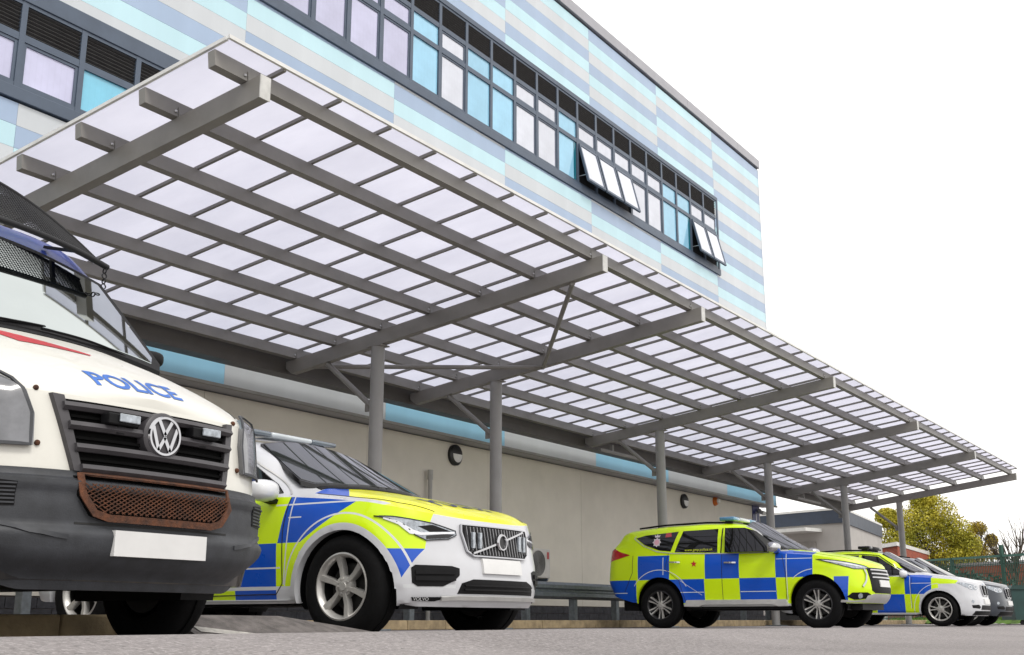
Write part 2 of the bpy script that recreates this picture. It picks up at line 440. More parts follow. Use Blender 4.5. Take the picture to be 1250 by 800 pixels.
# ------------------------------------------------------------------ canopy
can = empty('carport_canopy', (22, 10.35, 0)); coff = Vector((-22, -10.35, 0))
tag(can, 'long grey steel parking canopy roofed with opal translucent sheets', 'canopy')
def cpart(name, bm, m, smooth=None, parent=can):
    bmesh.ops.translate(bm, verts=bm.verts, vec=coff); return bm_obj(name, bm, m, parent, smooth=smooth)
SL = -.135
T = lambda y: 4.60 + SL * (y - 6.71)          # top of the beams
BX = [6.37, 12.32, 15.31, 21.30, 27.28, 33.22, 39.0]
YB0, YB1 = 6.68, 12.08
for i, x in enumerate(BX):
    bm = bmesh.new(); d = .205; wdt = .055
    sec = [(YB0, T(YB0) - d), (YB1 - .12, T(YB1 - .12) - d), (YB1, T(YB1) - .1), (YB1, T(YB1)), (YB0, T(YB0))]
    A = [bm.verts.new((x - wdt, y, z)) for y, z in sec]; B = [bm.verts.new((x + wdt, y, z)) for y, z in sec]
    bm.faces.new(A); bm.faces.new(B[::-1])
    for j in range(5): bm.faces.new((A[j], B[j], B[(j + 1) % 5], A[(j + 1) % 5]))
    beam = cpart('beam', bm, STEEL)
    bm = bmesh.new(); box(bm, x - wdt - .004, x + wdt + .004, YB0 - .012, YB0 - .001, T(YB0) - d - .004, T(YB0) + .003); cpart('end_plate', bm, PLATE, parent=beam)
    # column
    yp = 10.35; bm = bmesh.new(); zt = T(yp) - d
    sweep(bm, [(x, yp, .0), (x, yp, zt - .012)], circ(.097, 24), up=(0, 1, 0)); post = cpart('post', bm, STEEL2, smooth=50)
    bm = bmesh.new(); box(bm, x - .2, x + .2, yp - .2, yp + .2, .001, .022); cpart('base_plate', bm, GALV, parent=post)
    bm = bmesh.new(); box(bm, x - .1, x + .1, yp - .13, yp + .13, zt - .011, zt + .008); cpart('cap_plate', bm, STEEL, parent=post)
    # knee brace to the back of the beam
    bm = bmesh.new(); sweep(bm, [(x, yp + .09, 3.05), (x, 11.3, T(11.3) - d - .01)], circ(.04, 12), up=(1, 0, 0)); cpart('knee_brace', bm, STEEL, smooth=50)
    bm = bmesh.new(); box(bm, x - .012, x + .012, yp + .08, yp + .2, 2.98, 3.14); cpart('brace_cleat', bm, STEEL)
PY = [6.88 + .853 * k for k in range(6)] + [11.92]
XL, XE = 5.98, 39.42
for k, y in enumerate(PY):
    bm = bmesh.new(); h_ = .158; w_ = .041
    z = T(y)
    M = Matrix.Translation((0, y, z)) @ Matrix.Rotation(math.atan(SL), 4, 'X')
    box(bm, XL - .02, XE - .05, -w_, w_, .006, h_, M=M)
    pu = cpart('purlin', bm, STEEL)
    for x in BX:                                  # bolted cleats
        bm = bmesh.new(); M = Matrix.Translation((x, y, z)) @ Matrix.Rotation(math.atan(SL), 4, 'X')
        box(bm, -.045, .045, -w_ - .009, -w_ - .002, .004, .10, M=M); cpart('cleat', bm, STEEL, parent=pu)
        bm = bmesh.new(); bmesh.ops.create_uvsphere(bm, u_segments=10, v_segments=6, radius=.016, matrix=M @ Matrix.Translation((-.075, -w_ - .003, .05))); cpart('bolt', bm, BOLT, parent=pu)
YS0, YS1 = 6.70, 12.16
ztop = lambda y: T(y) + .205
nb = 46; sp = (XE - XL) / nb; sp = .726
xb = [6.62 - .726] + [6.62 + .726 * k for k in range(46)]
xb[0] = XL
xb = [x for x in xb if x < XE - .1] + [XE]
me_bar = None
for i, x in enumerate(xb):
    if 0 < i < len(xb) - 1:
        if me_bar is None:
            bm = bmesh.new(); sweep(bm, [(0, YS0 + .004, ztop(YS0 + .004) - .0205), (0, YS1, ztop(YS1) - .0205)], rect(.034, .034)); me_bar = bpy.data.meshes.new('glazing_bar'); bmesh.ops.recalc_face_normals(bm, faces=bm.faces); bm.to_mesh(me_bar); bm.free(); me_bar.materials.append(STEEL)
        o = bpy.data.objects.new('glazing_bar', me_bar); C.objects.link(o); o.parent = can; o.location = Vector((x, 0, 0)) + coff
    if i < len(xb) - 1:
        x1 = xb[i + 1]; bm = bmesh.new()
        n_ = 6
        g = [[bm.verts.new((xx, YS0 + (YS1 - YS0) * j / n_, ztop(YS0 + (YS1 - YS0) * j / n_))) for j in range(n_ + 1)] for xx in (x + .003, x1 - .003)]
        for j in range(n_): bm.faces.new((g[0][j], g[1][j], g[1][j + 1], g[0][j + 1]))
        cpart('roof_panel', bm, SHEET)
# edge trims
for nm, p0, p1 in (('front_trim', (XL - .02, YS0, ztop(YS0)), (XE, YS0, ztop(YS0))), ('side_trim', (XL - .01, YS0 + .03, ztop(YS0 + .03)), (XL - .01, YS1, ztop(YS1))), ('side_trim', (XE + .02, YS0, ztop(YS0)), (XE + .02, YS1, ztop(YS1)))):
    bm = bmesh.new(); sweep(bm, [p0, p1], rect(.028, .034)); cpart(nm, bm, TRIM)
bm = bmesh.new(); box(bm, XL, XE, 12.095, 12.36, 3.70, 3.93)
box(bm, XL, XE, 12.097, 12.13, 3.93, 4.06); cpart('gutter', bm, GUT)
# K bracing between the second and third frames
pA = (BX[1], 7.15, T(7.15) - .22); pC = (BX[2], 9.45, T(9.45) - .2); pB = (BX[1], 11.6, T(11.6) - .18)
for a in (pA, pB):
    bm = bmesh.new(); sweep(bm, [a, pC], circ(.034, 10)); cpart('tie_rod', bm, STEEL, smooth=50)
bm = bmesh.new(); box(bm, BX[2] - .16, BX[2] - .058, 9.33, 9.57, T(9.45) - .215, T(9.45) - .195); cpart('gusset_plate', bm, STEEL)
for x0, x1 in ((BX[3], BX[3] + 1.9), (BX[5], BX[5] + 2.0)):
    bm = bmesh.new(); sweep(bm, [(x0, 11.75, 3.62), (x1, 11.75, 3.62)], rect(.06, .06)); box(bm, x0 + .5, x0 + .56, 11.72, 11.78, 3.655, 3.78); cpart('rail_strut', bm, STEEL)

# ------------------------------------------------------------------ guard rail
gr = empty('guard_rail', (12, 10.98, .13)); tag(gr, 'galvanised corrugated crash barrier on short posts along the back kerb', 'barrier')
goff = Vector((-12, -10.98, -.13))
def gpart(name, bm, smooth=None, m=GALV): bmesh.ops.translate(bm, verts=bm.verts, vec=goff); return bm_obj(name, bm, m, gr, smooth=smooth)
prof = [(0, .80), (-.03, .79), (-.075, .75), (-.075, .69), (-.02, .665), (-.02, .635), (-.075, .61), (-.075, .55), (-.03, .51), (0, .50)]
x = -6.0
while x < 30:
    bm = bmesh.new(); x1 = x + 3.3
    rr = [[bm.verts.new((xx, 10.98 + py, pz)) for py, pz in prof + [(py + .004, pz) for py, pz in prof[::-1]]] for xx in (x, x1 - .01)]
    n_ = len(rr[0])
    for j in range(n_): bm.faces.new((rr[0][j], rr[0][(j + 1) % n_], rr[1][(j + 1) % n_], rr[1][j]))
    bm.faces.new(rr[0]); bm.faces.new(rr[1][::-1]); rl = gpart('rail_beam', bm, smooth=25); x = x1
x = -5.4
while x < 30:
    bm = bmesh.new(); box(bm, x - .055, x + .055, 10.99, 11.0, .13, .74); box(bm, x - .055, x - .047, 11.001, 11.11, .13, .74); box(bm, x + .047, x + .055, 11.001, 11.11, .13, .74); gpart('post', bm); x += 1.62

# ------------------------------------------------------------------ things on the wall
def wall_lamp(x, z, r_, label, glow):
    o = empty('wall_lamp', (x, YW - .001, z)); tag(o, label, 'lamp')
    bm = bmesh.new(); lathe(bm, [(.001, -.09), (r_ * .8, -.088), (r_, -.06), (r_, -.002), (.001, -.001)], n=32)
    bm_obj('housing', bm, mat('lamp_black', (.012, .012, .013), .4), o, smooth=40)
    bm = bmesh.new(); a = [(r_ * .72 * math.cos(t_), r_ * .72 * math.sin(t_)) for t_ in np.linspace(math.pi * .97, math.pi * 2.03, 18)]
    prism(bm, a, -.098, -.0895); bm_obj('diffuser', bm, glow, o); return o
LW = mat('lamp_diffuser', (.75, .74, .70), .4)
wall_lamp(17.80, 3.19, .20, 'round black wall lamp with half white diffuser beside the vent pipe', LW)
wall_lamp(28.02, 3.16, .19, 'round black wall lamp with half white diffuser next to the orange alarm', LW)
o = empty('alarm_beacon', (30.06, YW - .001, 3.33)); tag(o, 'orange and white alarm sounder fixed to the beige wall', 'alarm')
bm = bmesh.new(); lathe(bm, [(.001, -.1), (.09, -.09), (.13, -.03), (.13, 0), (.001, 0)], n=20); bm_obj('housing', bm, mat('alarm_orange', (.65, .16, .02), .4), o, smooth=40)
bm = bmesh.new(); lathe(bm, [(.001, -.16), (.06, -.15), (.075, -.102), (.001, -.1015)], n=16); bm_obj('lens', bm, LW, o, smooth=40)
o = empty('vent_pipe', (16.94, 12.9, .13)); tag(o, 'slim grey flue pipe with a cap standing by the wall', 'pipe')
bm = bmesh.new(); sweep(bm, [(0, 0, 0), (0, 0, 2.5)], circ(.04, 14), up=(0, 1, 0)); bm_obj('pipe', bm, mat('pipe_grey', (.42, .41, .38), .5), o, smooth=50)
bm = bmesh.new(); sweep(bm, [(0, 0, 2.501), (0, 0, 2.68)], circ(.052, 14), up=(0, 1, 0)); bm_obj('cap', bm, mat('pipe_grey', (0, 0, 0)), o, smooth=50)
# air conditioner
o = empty('air_conditioner', (20.2, 12.72, .92)); tag(o, 'boxy white air conditioning unit on wall brackets above the barrier', 'air conditioner')
bm = bmesh.new(); box(bm, -.38, .38, -.16, .16, .04, .62, bev=.015); ac = bm_obj('casing', bm, mat('ac_casing', (.60, .58, .54), .5), o)
bm = bmesh.new(); lathe(bm, [(.235, -.012), (.25, -.012), (.25, 0), (.235, 0)], Matrix.Translation((-.08, -.163, .33)), 28, True)
for k in range(5):
    lathe(bm, [(.04 * k + .03, -.01), (.04 * k + .036, -.01), (.04 * k + .036, -.004), (.04 * k + .03, -.004)], Matrix.Translation((-.08, -.163, .33)), 24, True)
bm_obj('fan_guard', bm, mat('ac_guard', (.16, .16, .15), .5), o)
bm = bmesh.new(); lathe(bm, [(.001, -.002), (.235, -.002), (.235, 0), (.001, 0)], Matrix.Translation((-.08, -.161, .33)), 24); bm_obj('fan_opening', bm, mat('fan_grey', (.20, .195, .185), .6), o)
bm = bmesh.new(); box(bm, .25, .33, -.163, -.161, .42, .56); bm_obj('label', bm, mat('ac_label', (.5, .07, .07), .6), o)
for sx in (-.28, .28):
    bm = bmesh.new(); prism(bm, [(-.16, .0), (.275, -.25), (.275, .035), (-.16, .035)], sx - .02, sx + .02, Matrix(((0, 1, 0, 0), (1, 0, 0, 0), (0, 0, 1, 0), (0, 0, 0, 1)))); bm_obj('bracket', bm, FRAME, o)
# sign and camera at the corner
o = empty('wall_sign', (33.05, YW - .02, 2.82)); tag(o, 'small blue notice sign at the corner of the beige wall', 'sign')
bm = bmesh.new(); box(bm, -.27, .27, 0, .018, 0, .62, bev=.006); bm_obj('board', bm, mat('sign_blue', (.012, .02, .13), .4), o)
bm = text_bm('i', .42, .01); bmesh.ops.transform(bm, matrix=Matrix.Translation((0, -.003, .31)) @ Matrix.Rotation(R_(90), 4, 'X'), verts=bm.verts); bm_obj('symbol', bm, mat('sign_white', (.75, .75, .78), .5), o)
o = empty('security_camera', (33.2, YW - .01, 3.3)); tag(o, 'small grey security camera under the soffit at the wall corner', 'camera')
bm = bmesh.new(); box(bm, -.05, .05, -.1, .0, -.04, .06); bm_obj('mount', bm, COPING, o)
bm = bmesh.new(); sweep(bm, [(0, -.05, -.02), (-.2, -.3, -.1)], circ(.06, 12)); bm_obj('housing', bm, TRIM, o, smooth=50)

# ------------------------------------------------------------------ background right
BEIGE2 = mat('pale_render', (.44, .42, .40), .85, scale=1.2, var=.05)
def on_h(px, py, Z):
    d = ray(px, py); s = (Z - CAMZ) / d[2]; q = d * s; return (q[0], q[1])
low = empty('low_annex', (0, 0, 0)); tag(low, 'single storey pale annex with a navy fascia behind the parked cars', 'building')
H = 4.6
c0, c1, c2 = on_h(880, 634, H), on_h(1029, 621, H), on_h(1077, 642, H)
c3 = (c0[0] + c2[0] - c1[0], c0[1] + c2[1] - c1[1])
low.location = (*c1, 0)
def poly_prism(name, pts, z0, z1, m, par, off):
    bm = bmesh.new(); A = [bm.verts.new((p[0] - off[0], p[1] - off[1], z0)) for p in pts]; B = [bm.verts.new((p[0] - off[0], p[1] - off[1], z1)) for p in pts]
    bm.faces.new(A[::-1]); bm.faces.new(B); n = len(pts)
    for i in range(n): bm.faces.new((A[i], A[(i + 1) % n], B[(i + 1) % n], B[i]))
    return bm_obj(name, bm, m, par)
def inset(pts, k):
    cx = sum(p[0] for p in pts) / 4; cy = sum(p[1] for p in pts) / 4
    return [(cx + (p[0] - cx) * k, cy + (p[1] - cy) * k) for p in pts]
fp = [c0, c1, c2, c3]
poly_prism('wall', inset(fp, .975), 0, H - .55, BEIGE2, low, c1)
poly_prism('fascia', inset(fp, .995), H - .56, H - .02, NAVY, low, c1)
poly_prism('roof_edge', inset(fp, 1.0), H - .018, H + .07, TRIM, low, c1)
d01 = np.array(c0) - np.array(c1); L01 = np.linalg.norm(d01); d01 /= L01; nrm = np.array([-d01[1], d01[0]])
if nrm @ (-np.array(c1)) < 0: nrm = -nrm
a01 = math.atan2(d01[1], d01[0])
def on_wall(name, s, z0, z1, wd, th_, m):
    bm = bmesh.new(); box(bm, -wd / 2, wd / 2, -th_ / 2, th_ / 2, z0, z1)
    o = bm_obj(name, bm, m, low); p = d01 * s + nrm * (th_ / 2 - .12); o.location = (p[0], p[1], 0); o.rotation_euler = (0, 0, a01); return o
on_wall('door', 2.7, 0, 2.35, 1.9, .1, DARK); on_wall('sign_board', 2.1, 2.95, 3.35, 1.1, .1, mat('annex_sign', (.30, .28, .26), .6))
on_wall('canopy_shelf', 2.6, 3.72, 3.86, 2.8, 1.1, TRIM)
# brick building beyond the fence
bb = empty('brick_building'); tag(bb, 'low red brick building with a white roof edge beyond the green fence', 'building')
c0, c1, c2 = at_depth(1062, 700, 62)[:2], at_depth(1098, 700, 58)[:2], at_depth(1157, 700, 72)[:2]
c3 = c0 + c2 - c1; fp = [tuple(c) for c in (c0, c1, c2, c3)]; bb.location = (*c1, 0)
def m_brick():
    m, t, bs = base_mat('red_brick'); br = t.nodes.new('ShaderNodeTexBrick'); tc = t.nodes.new('ShaderNodeTexCoord'); mp = t.nodes.new('ShaderNodeMapping')
    mp.inputs['Rotation'].default_value = (R_(90), 0, R_(20)); t.links.new(tc.outputs['Object'], mp.inputs[0]); t.links.new(mp.outputs[0], br.inputs[0])
    br.inputs['Color1'].default_value = (.36, .075, .035, 1); br.inputs['Color2'].default_value = (.28, .06, .03, 1); br.inputs['Mortar'].default_value = (.25, .12, .09, 1)
    br.inputs['Scale'].default_value = 1.6; t.links.new(br.outputs[0], bs.inputs['Base Color']); bs.inputs['Roughness'].default_value = .9; return m
BRK = m_brick()
poly_prism('wall', fp, 0, 3.75, BRK, bb, c1); poly_prism('roof_edge', inset(fp, 1.03), 3.76, 3.95, TRIM, bb, c1)
bm = bmesh.new(); e = (c2 - c1) / np.linalg.norm(c2 - c1); box(bm, -.5, .5, -.06, .06, 1.6, 2.9); o = bm_obj('window', bm, DARK, bb); o.location = (*(e * 4.5), 0); o.rotation_euler = (0, 0, math.atan2(e[1], e[0]))
b2 = empty('brick_outbuilding'); tag(b2, 'long dull red brick wall of a shed seen through the right end of the fence', 'building')
c0, c1, c2 = at_depth(1165, 700, 66)[:2], at_depth(1290, 700, 60)[:2], at_depth(1300, 700, 70)[:2]
fp = [tuple(c) for c in (c0, c1, c2, c0 + c2 - c1)]; b2.location = (*c1, 0)
poly_prism('wall', fp, 0, 3.05, BRK, b2, c1); poly_prism('roof_edge', inset(fp, 1.01), 3.06, 3.25, COPING, b2, c1)
# green fence
GRN = mat('fence_green', (.010, .075, .052), .5, scale=5)
fa, fb = at_depth(1060, 757, 45)[:2], at_depth(1300, 757, 37)[:2]
fen = empty('green_fence', (*fa, 0), math.atan2(*(fb - fa)[::-1])); tag(fen, 'tall dark green welded mesh fence with flat top rail', 'fence')
FL = np.linalg.norm(fb - fa); FH = 2.28; npan = 4
pw = FL / npan
for k in range(npan + 1):
    bm = bmesh.new(); box(bm, k * pw - .05, k * pw + .05, -.05, .05, 0, FH + (.35 if k == 3 else .02)); bm_obj('post', bm, GRN, fen)
for k in range(npan):
    bm = bmesh.new(); x = k * pw + .1
    while x < (k + 1) * pw - .06: box(bm, x - .011, x + .011, -.008, .008, .05, FH - .06); x += .075
    for z in np.arange(.2, FH - .1, .3): box(bm, k * pw + .06, (k + 1) * pw - .06, -.016, -.009, z - .012, z + .012)
    tag(bm_obj('mesh_infill', bm, GRN, fen), kind='stuff')
    bm = bmesh.new(); box(bm, k * pw + .052, (k + 1) * pw - .052, -.04, .04, FH - .055, FH + .02); bm_obj('top_rail', bm, mat('fence_rail', (.05, .16, .13), .45), fen)
# green hedge mass behind the fence and grass verge
def leaf_cloud(bm, blobs, n, size, rg):
    for _ in range(n):
        c, r_ = blobs[rg.integers(len(blobs))]
        v = rg.normal(size=3); v /= np.linalg.norm(v); rad = rg.random() ** .45
        p = np.array(c) + v * np.array(r_) * rad
        a = rg.normal(size=3); a /= np.linalg.norm(a); b_ = np.cross(a, rg.normal(size=3)); b_ /= np.linalg.norm(b_)
        s = size * (.6 + rg.random() * .8)
        q = [bm.verts.new(p + a * s * k1 + b_ * s * .6 * k2) for k1, k2 in ((-1, 0), (0, -1), (1, 0), (0, 1))]
        bm.faces.new(q)
def leaf_mat(name, c1, c2):
    m, t, bs = base_mat(name); nz = noise(t, .55, 3, .6); nf = noise(t, 6, 2, .6)
    c = mixcol(t, ramp(t, nz, .35, .65), c1, c2); c = mixcol(t, ramp(t, nf, .4, .7) * .5, c, tuple(k * 1.2 for k in c2))
    t.links.new(c, bs.inputs['Base Color']); bs.inputs['Roughness'].default_value = .6
    bs.inputs['Subsurface Weight'].default_value = 0
    return m
def tree(name, label, base, H, blobs, nleaf, size, m, cat='tree', trunk=.16, seed=3, limbs=9, bark=None):
    rg = np.random.default_rng(seed); o = empty(name, base); tag(o, label, cat)
    bk = bark or mat('bark', (.07, .055, .04), .9, scale=12, bmp=.6)
    bm = bmesh.new(); pts = [(0, 0, 0), (.05, .02, H * .2), (-.05, .05, H * .4), (.04, 0, H * .62)]
    for i, p in enumerate(pts[:-1]):
        r0, r1 = trunk * (1 - .25 * i), trunk * (1 - .25 * (i + 1))
        sweep_taper(bm, [pts[i], pts[i + 1]], [r0, r1])
    for k in range(limbs):
        c, r_ = blobs[rg.integers(len(blobs))]; h0 = H * rg.uniform(.22, .55)
        e = np.array(c) + rg.normal(size=3) * np.array(r_) * .45; s = np.array([0, 0, h0]); mid = (s + e) / 2 + np.array([0, 0, -.15]) + rg.normal(size=3) * .12
        sweep_taper(bm, [s, mid, e], [trunk * .42, trunk * .26, trunk * .07])
        for _ in range(4):
            e2 = e + rg.normal(size=3) * np.array(r_) * .5; sweep_taper(bm, [mid, (mid + e2) / 2 + rg.normal(size=3) * .12, e2], [trunk * .2, trunk * .12, trunk * .03])
    bm_obj('trunk', bm, bk, o, smooth=60)
    if nleaf:
        bm = bmesh.new(); leaf_cloud(bm, blobs, nleaf, size, rg); bm_obj('crown', bm, m, o, norm=False)
    return o
def sweep_taper(bm, pts, rad, n=6):
    rings = []
    for i, p in enumerate(pts):
        a = Vector(pts[max(0, i - 1)]); c = Vector(pts[min(len(pts) - 1, i + 1)]); t = (c - a).normalized()
        s = t.cross(Vector((.3, .9, .2))).normalized(); q = s.cross(t)
        rings.append([bm.verts.new(Vector(p) + s * rad[i] * math.cos(2 * math.pi * k / n) + q * rad[i] * math.sin(2 * math.pi * k / n)) for k in range(n)])
    for A, B in zip(rings, rings[1:]):
        for j in range(n): bm.faces.new((A[j], A[(j + 1) % n], B[(j + 1) % n], B[j]))
    bm.faces.new(rings[-1])
LEAF = leaf_mat('autumn_leaves', (.19, .21, .014), (.46, .39, .025)); LEAF2 = leaf_mat('orange_leaves', (.20, .16, .018), (.36, .26, .02))
tb = at_depth(1146, 757, 66); tb = (tb[0], tb[1], 0)
rt = RW @ np.array([1, 0, 0]); rt = rt / np.linalg.norm(rt)
def bl(r_, z, rr, f=0): return ((rt[0] * r_ - rt[1] * f, rt[1] * r_ + rt[0] * f, z), rr)
blobs = [bl(-1.0, 5.6, (1.5, 1.5, 1.1)), bl(.2, 6.2, (1.4, 1.4, 1.1)), bl(1.1, 5.2, (1.3, 1.3, 1.0)), bl(-2.0, 4.6, (1.1, 1.1, 1.0)), bl(0, 4.5, (1.9, 1.9, 1.1), 1), bl(-.3, 6.9, (.8, .8, .5)), bl(1.9, 4.3, (1.0, 1.0, .8)), bl(-2.5, 5.9, (.7, .7, .6)), bl(-1.5, 3.6, (1.3, 1.3, .7)), bl(1.0, 3.6, (1.3, 1.3, .7))]
tree('broadleaf_tree', 'bushy tree turning yellow and green beyond the fence', tb, 7.4, blobs, 38000, .062, LEAF)
tb2 = at_depth(1196, 757, 70); blobs = [bl(-.4, 4.9, (.9, .9, .6)), bl(.4, 5.6, (.6, .6, .45)), bl(.7, 4.1, (1.0, 1.0, .7)), bl(-.3, 3.6, (1.1, 1.1, .7)), bl(1.2, 4.9, (.4, .4, .4))]
tree('small_tree', 'thinner tree with orange brown leaves beside the bushy one', (tb2[0], tb2[1], 0), 6.2, blobs, 6500, .06, LEAF2, seed=8)
tb3 = at_depth(1247, 757, 58); blobs = [bl(-.9, 4.6, (.9, .9, .9)), bl(.2, 5.0, (.8, .8, .7)), bl(.9, 4.4, (.9, .9, .9)), bl(-.3, 3.8, (.8, .8, .6))]
tree('bare_tree', 'bare leafless tree against the sky beyond the fence', (tb3[0], tb3[1], 0), 5.6, blobs, 0, .1, LEAF, seed=12, limbs=16, trunk=.13)
bm = bmesh.new(); hb = [(np.array([*(at_depth(px, 757, 56)[:2]), 1.0 + rng.uniform(0, .7)]), (1.2, 1.2, 1.1)) for px in range(1080, 1225, 12)]
leaf_cloud(bm, hb, 7000, .1, rng); hg = bm_obj('hedge', bm, leaf_mat('hedge_leaves', (.006, .03, .017), (.016, .06, .035)), norm=False); tag(hg, 'dark green hedge filling the view behind the mesh fence', 'hedge')
va, vb = at_depth(1080, 757, 42)[:2], at_depth(1310, 757, 33)[:2]
bm = bmesh.new(); dv = (vb - va) / np.linalg.norm(vb - va); nv = np.array([-dv[1], dv[0]]); nv = nv if nv @ va > 0 else -nv
gq = []
for s in np.linspace(0, np.linalg.norm(vb - va), 60):
    gq.append([bm.verts.new((*(va + dv * s + nv * t_), z + rng.uniform(-.02, .02))) for t_, z in ((0, .03), (.25, .16), (1.6, .17), (3.2, .12))])
for a, c in zip(gq, gq[1:]):
    for k in range(3): bm.faces.new((a[k], c[k], c[k + 1], a[k + 1]))
tag(bm_obj('verge', bm, GRASS, smooth=60), kind='structure')
bm = bmesh.new()
for _ in range(6000):
    s, t_ = rng.random() * np.linalg.norm(vb - va), rng.random() * 3; p = va + dv * s + nv * t_; hh = rng.uniform(.05, .12); a = rng.random() * 6.28
    q = [bm.verts.new((p[0] + dx * math.cos(a), p[1] + dx * math.sin(a), .14 + z)) for dx, z in ((-.012, 0), (.012, 0), (.02, hh))]; bm.faces.new(q)
tag(bm_obj('grass', bm, GRASS, norm=False), 'short bright green grass on the verge under the fence', 'grass', kind='stuff')
# green storage container at the right edge
gp = at_depth(1262, 757, 34)
o = empty('green_bin', (gp[0], gp[1], 0), math.atan2(rt[1], rt[0])); tag(o, 'dark green metal waste container by the fence', 'container')
GB = mat('bin_green', (.012, .05, .045), .5, scale=4)
bm = bmesh.new(); prism(bm, [(-.72, .14), (1.2, .14), (1.3, 1.0), (-.8, 1.0)], -.5, .5); bm_obj('tub', bm, GB, o)
bm = bmesh.new(); prism(bm, [(-.84, 1.005), (1.34, 1.005), (1.25, 1.12), (-.75, 1.12)], -.54, .54); bm_obj('lid', bm, GB, o)
bm = bmesh.new()
bm.free()
for sx in (-.5, .9):
    bm = bmesh.new(); lathe(bm, [(.001, -.03), (.07, -.03), (.07, .03), (.001, .03)], Matrix.Translation((sx, -.4, .07)), 14); bm_obj('castor', bm, DARK, o)

# ------------------------------------------------------------------ vehicle toolkit
YEL = rgb(206, 238, 8); YELH = rgb(232, 232, 2); BLU = (.0, .075, .50); WHT = (.56, .57, .60)
def paint(name, fn, rough=.3, coat=.42, dirt=.0):
    """fn(x,y,z,t)->colour socket in vehicle coordinates"""
    m, t, bs = base_mat(name)
    tc = t.nodes.new('ShaderNodeTexCoord'); sp = t.nodes.new('ShaderNodeSeparateXYZ'); t.links.new(tc.outputs['Object'], sp.inputs[0])
    x, y, z = (E(t, sp.outputs[i]) for i in range(3))
    c = fn(x, y, z, t)
    if isinstance(c, tuple):
        c = mixcol(t, 0.0, c, c)
    if dirt:
        nz = noise(t, 5, 5, .65)
        low = ramp(t, z, 1.0, .25)
        c = mixcol(t, ramp(t, nz, .42, .8) * (low * .8 + .2) * dirt, c, (.20, .17, .13))
    t.links.new(c, bs.inputs['Base Color'])
    nr = noise(t, 9, 4, .6); n = t.nodes.new('ShaderNodeMapRange'); n.inputs[3].default_value = rough * .7; n.inputs[4].default_value = rough * 1.4
    t.links.new(nr.k, n.inputs[0]); t.links.new(n.outputs[0], bs.inputs['Roughness'])
    bs.inputs['Coat Weight'].default_value = coat; bs.inputs['Coat Roughness'].default_value = .05
    bs.inputs['Specular IOR Level'].default_value = .3
    return m
RUB = mat('tyre_rubber', (.006, .006, .0065), .8, scale=20, bmp=.2, bscale=60, spec=.12)
ALLOY = mat('alloy_silver', (.52, .51, .49), .34, .55, scale=8, var=.1)
ALLOYD = mat('alloy_black', (.018, .018, .02), .3, .2)
CHROME = mat('chrome', (.52, .52, .54), .14, 1.0, scale=4, var=.06)
BLK = mat('black_plastic', (.006, .006, .007), .55, scale=12, var=.15, spec=.2)
SLAT = mat('grille_slat_metal', (.30, .30, .31), .3, .8, scale=6)
GLOSSB = mat('gloss_black', (.008, .008, .009), .1)
GLASS = mat('dark_tinted_glass', (.006, .0065, .007), .03, scale=2, spec=.6)
SCREEN = mat('windscreen_glass', (.014, .02, .02), .03, scale=2, spec=.8, ior=1.6)
LAMPG = mat('lamp_glass', (.40, .44, .49), .08, .3, scale=26, var=.3, coat=1)
LAMPW = mat('lamp_led_white', (.78, .80, .84), .12, coat=.6)
REDL = mat('red_tail_lamp', (.42, .008, .012), .12, coat=1)
SILV = mat('satin_silver_trim', (.55, .55, .54), .32, .3, scale=5, var=.1)
PLT = mat('white_number_plate', (.66, .66, .655), .4, scale=6, var=.04)
MIRC = mat('mirror_white', (.70, .71, .73), .2, coat=.8)
SEAM = mat('panel_gap', (.02, .02, .02), .8)

def curve(pts, sig=.04):
    xs_ = np.linspace(pts[0][0], pts[-1][0], 900); zz = np.interp(xs_, [p[0] for p in pts], [p[1] for p in pts])
    dx = xs_[1] - xs_[0]; k = max(1, int(sig * 3 / dx)); ker = np.exp(-.5 * (np.arange(-k, k + 1) * dx / sig) ** 2); ker /= ker.sum()
    zz = np.convolve(np.pad(zz, k, mode='reflect', reflect_type='odd'), ker, 'valid')
    return lambda x: float(np.interp(x, xs_, zz))
def smooth01(v, a, b_): t_ = min(1, max(0, (v - a) / (b_ - a))); return t_ * t_ * (3 - 2 * t_)

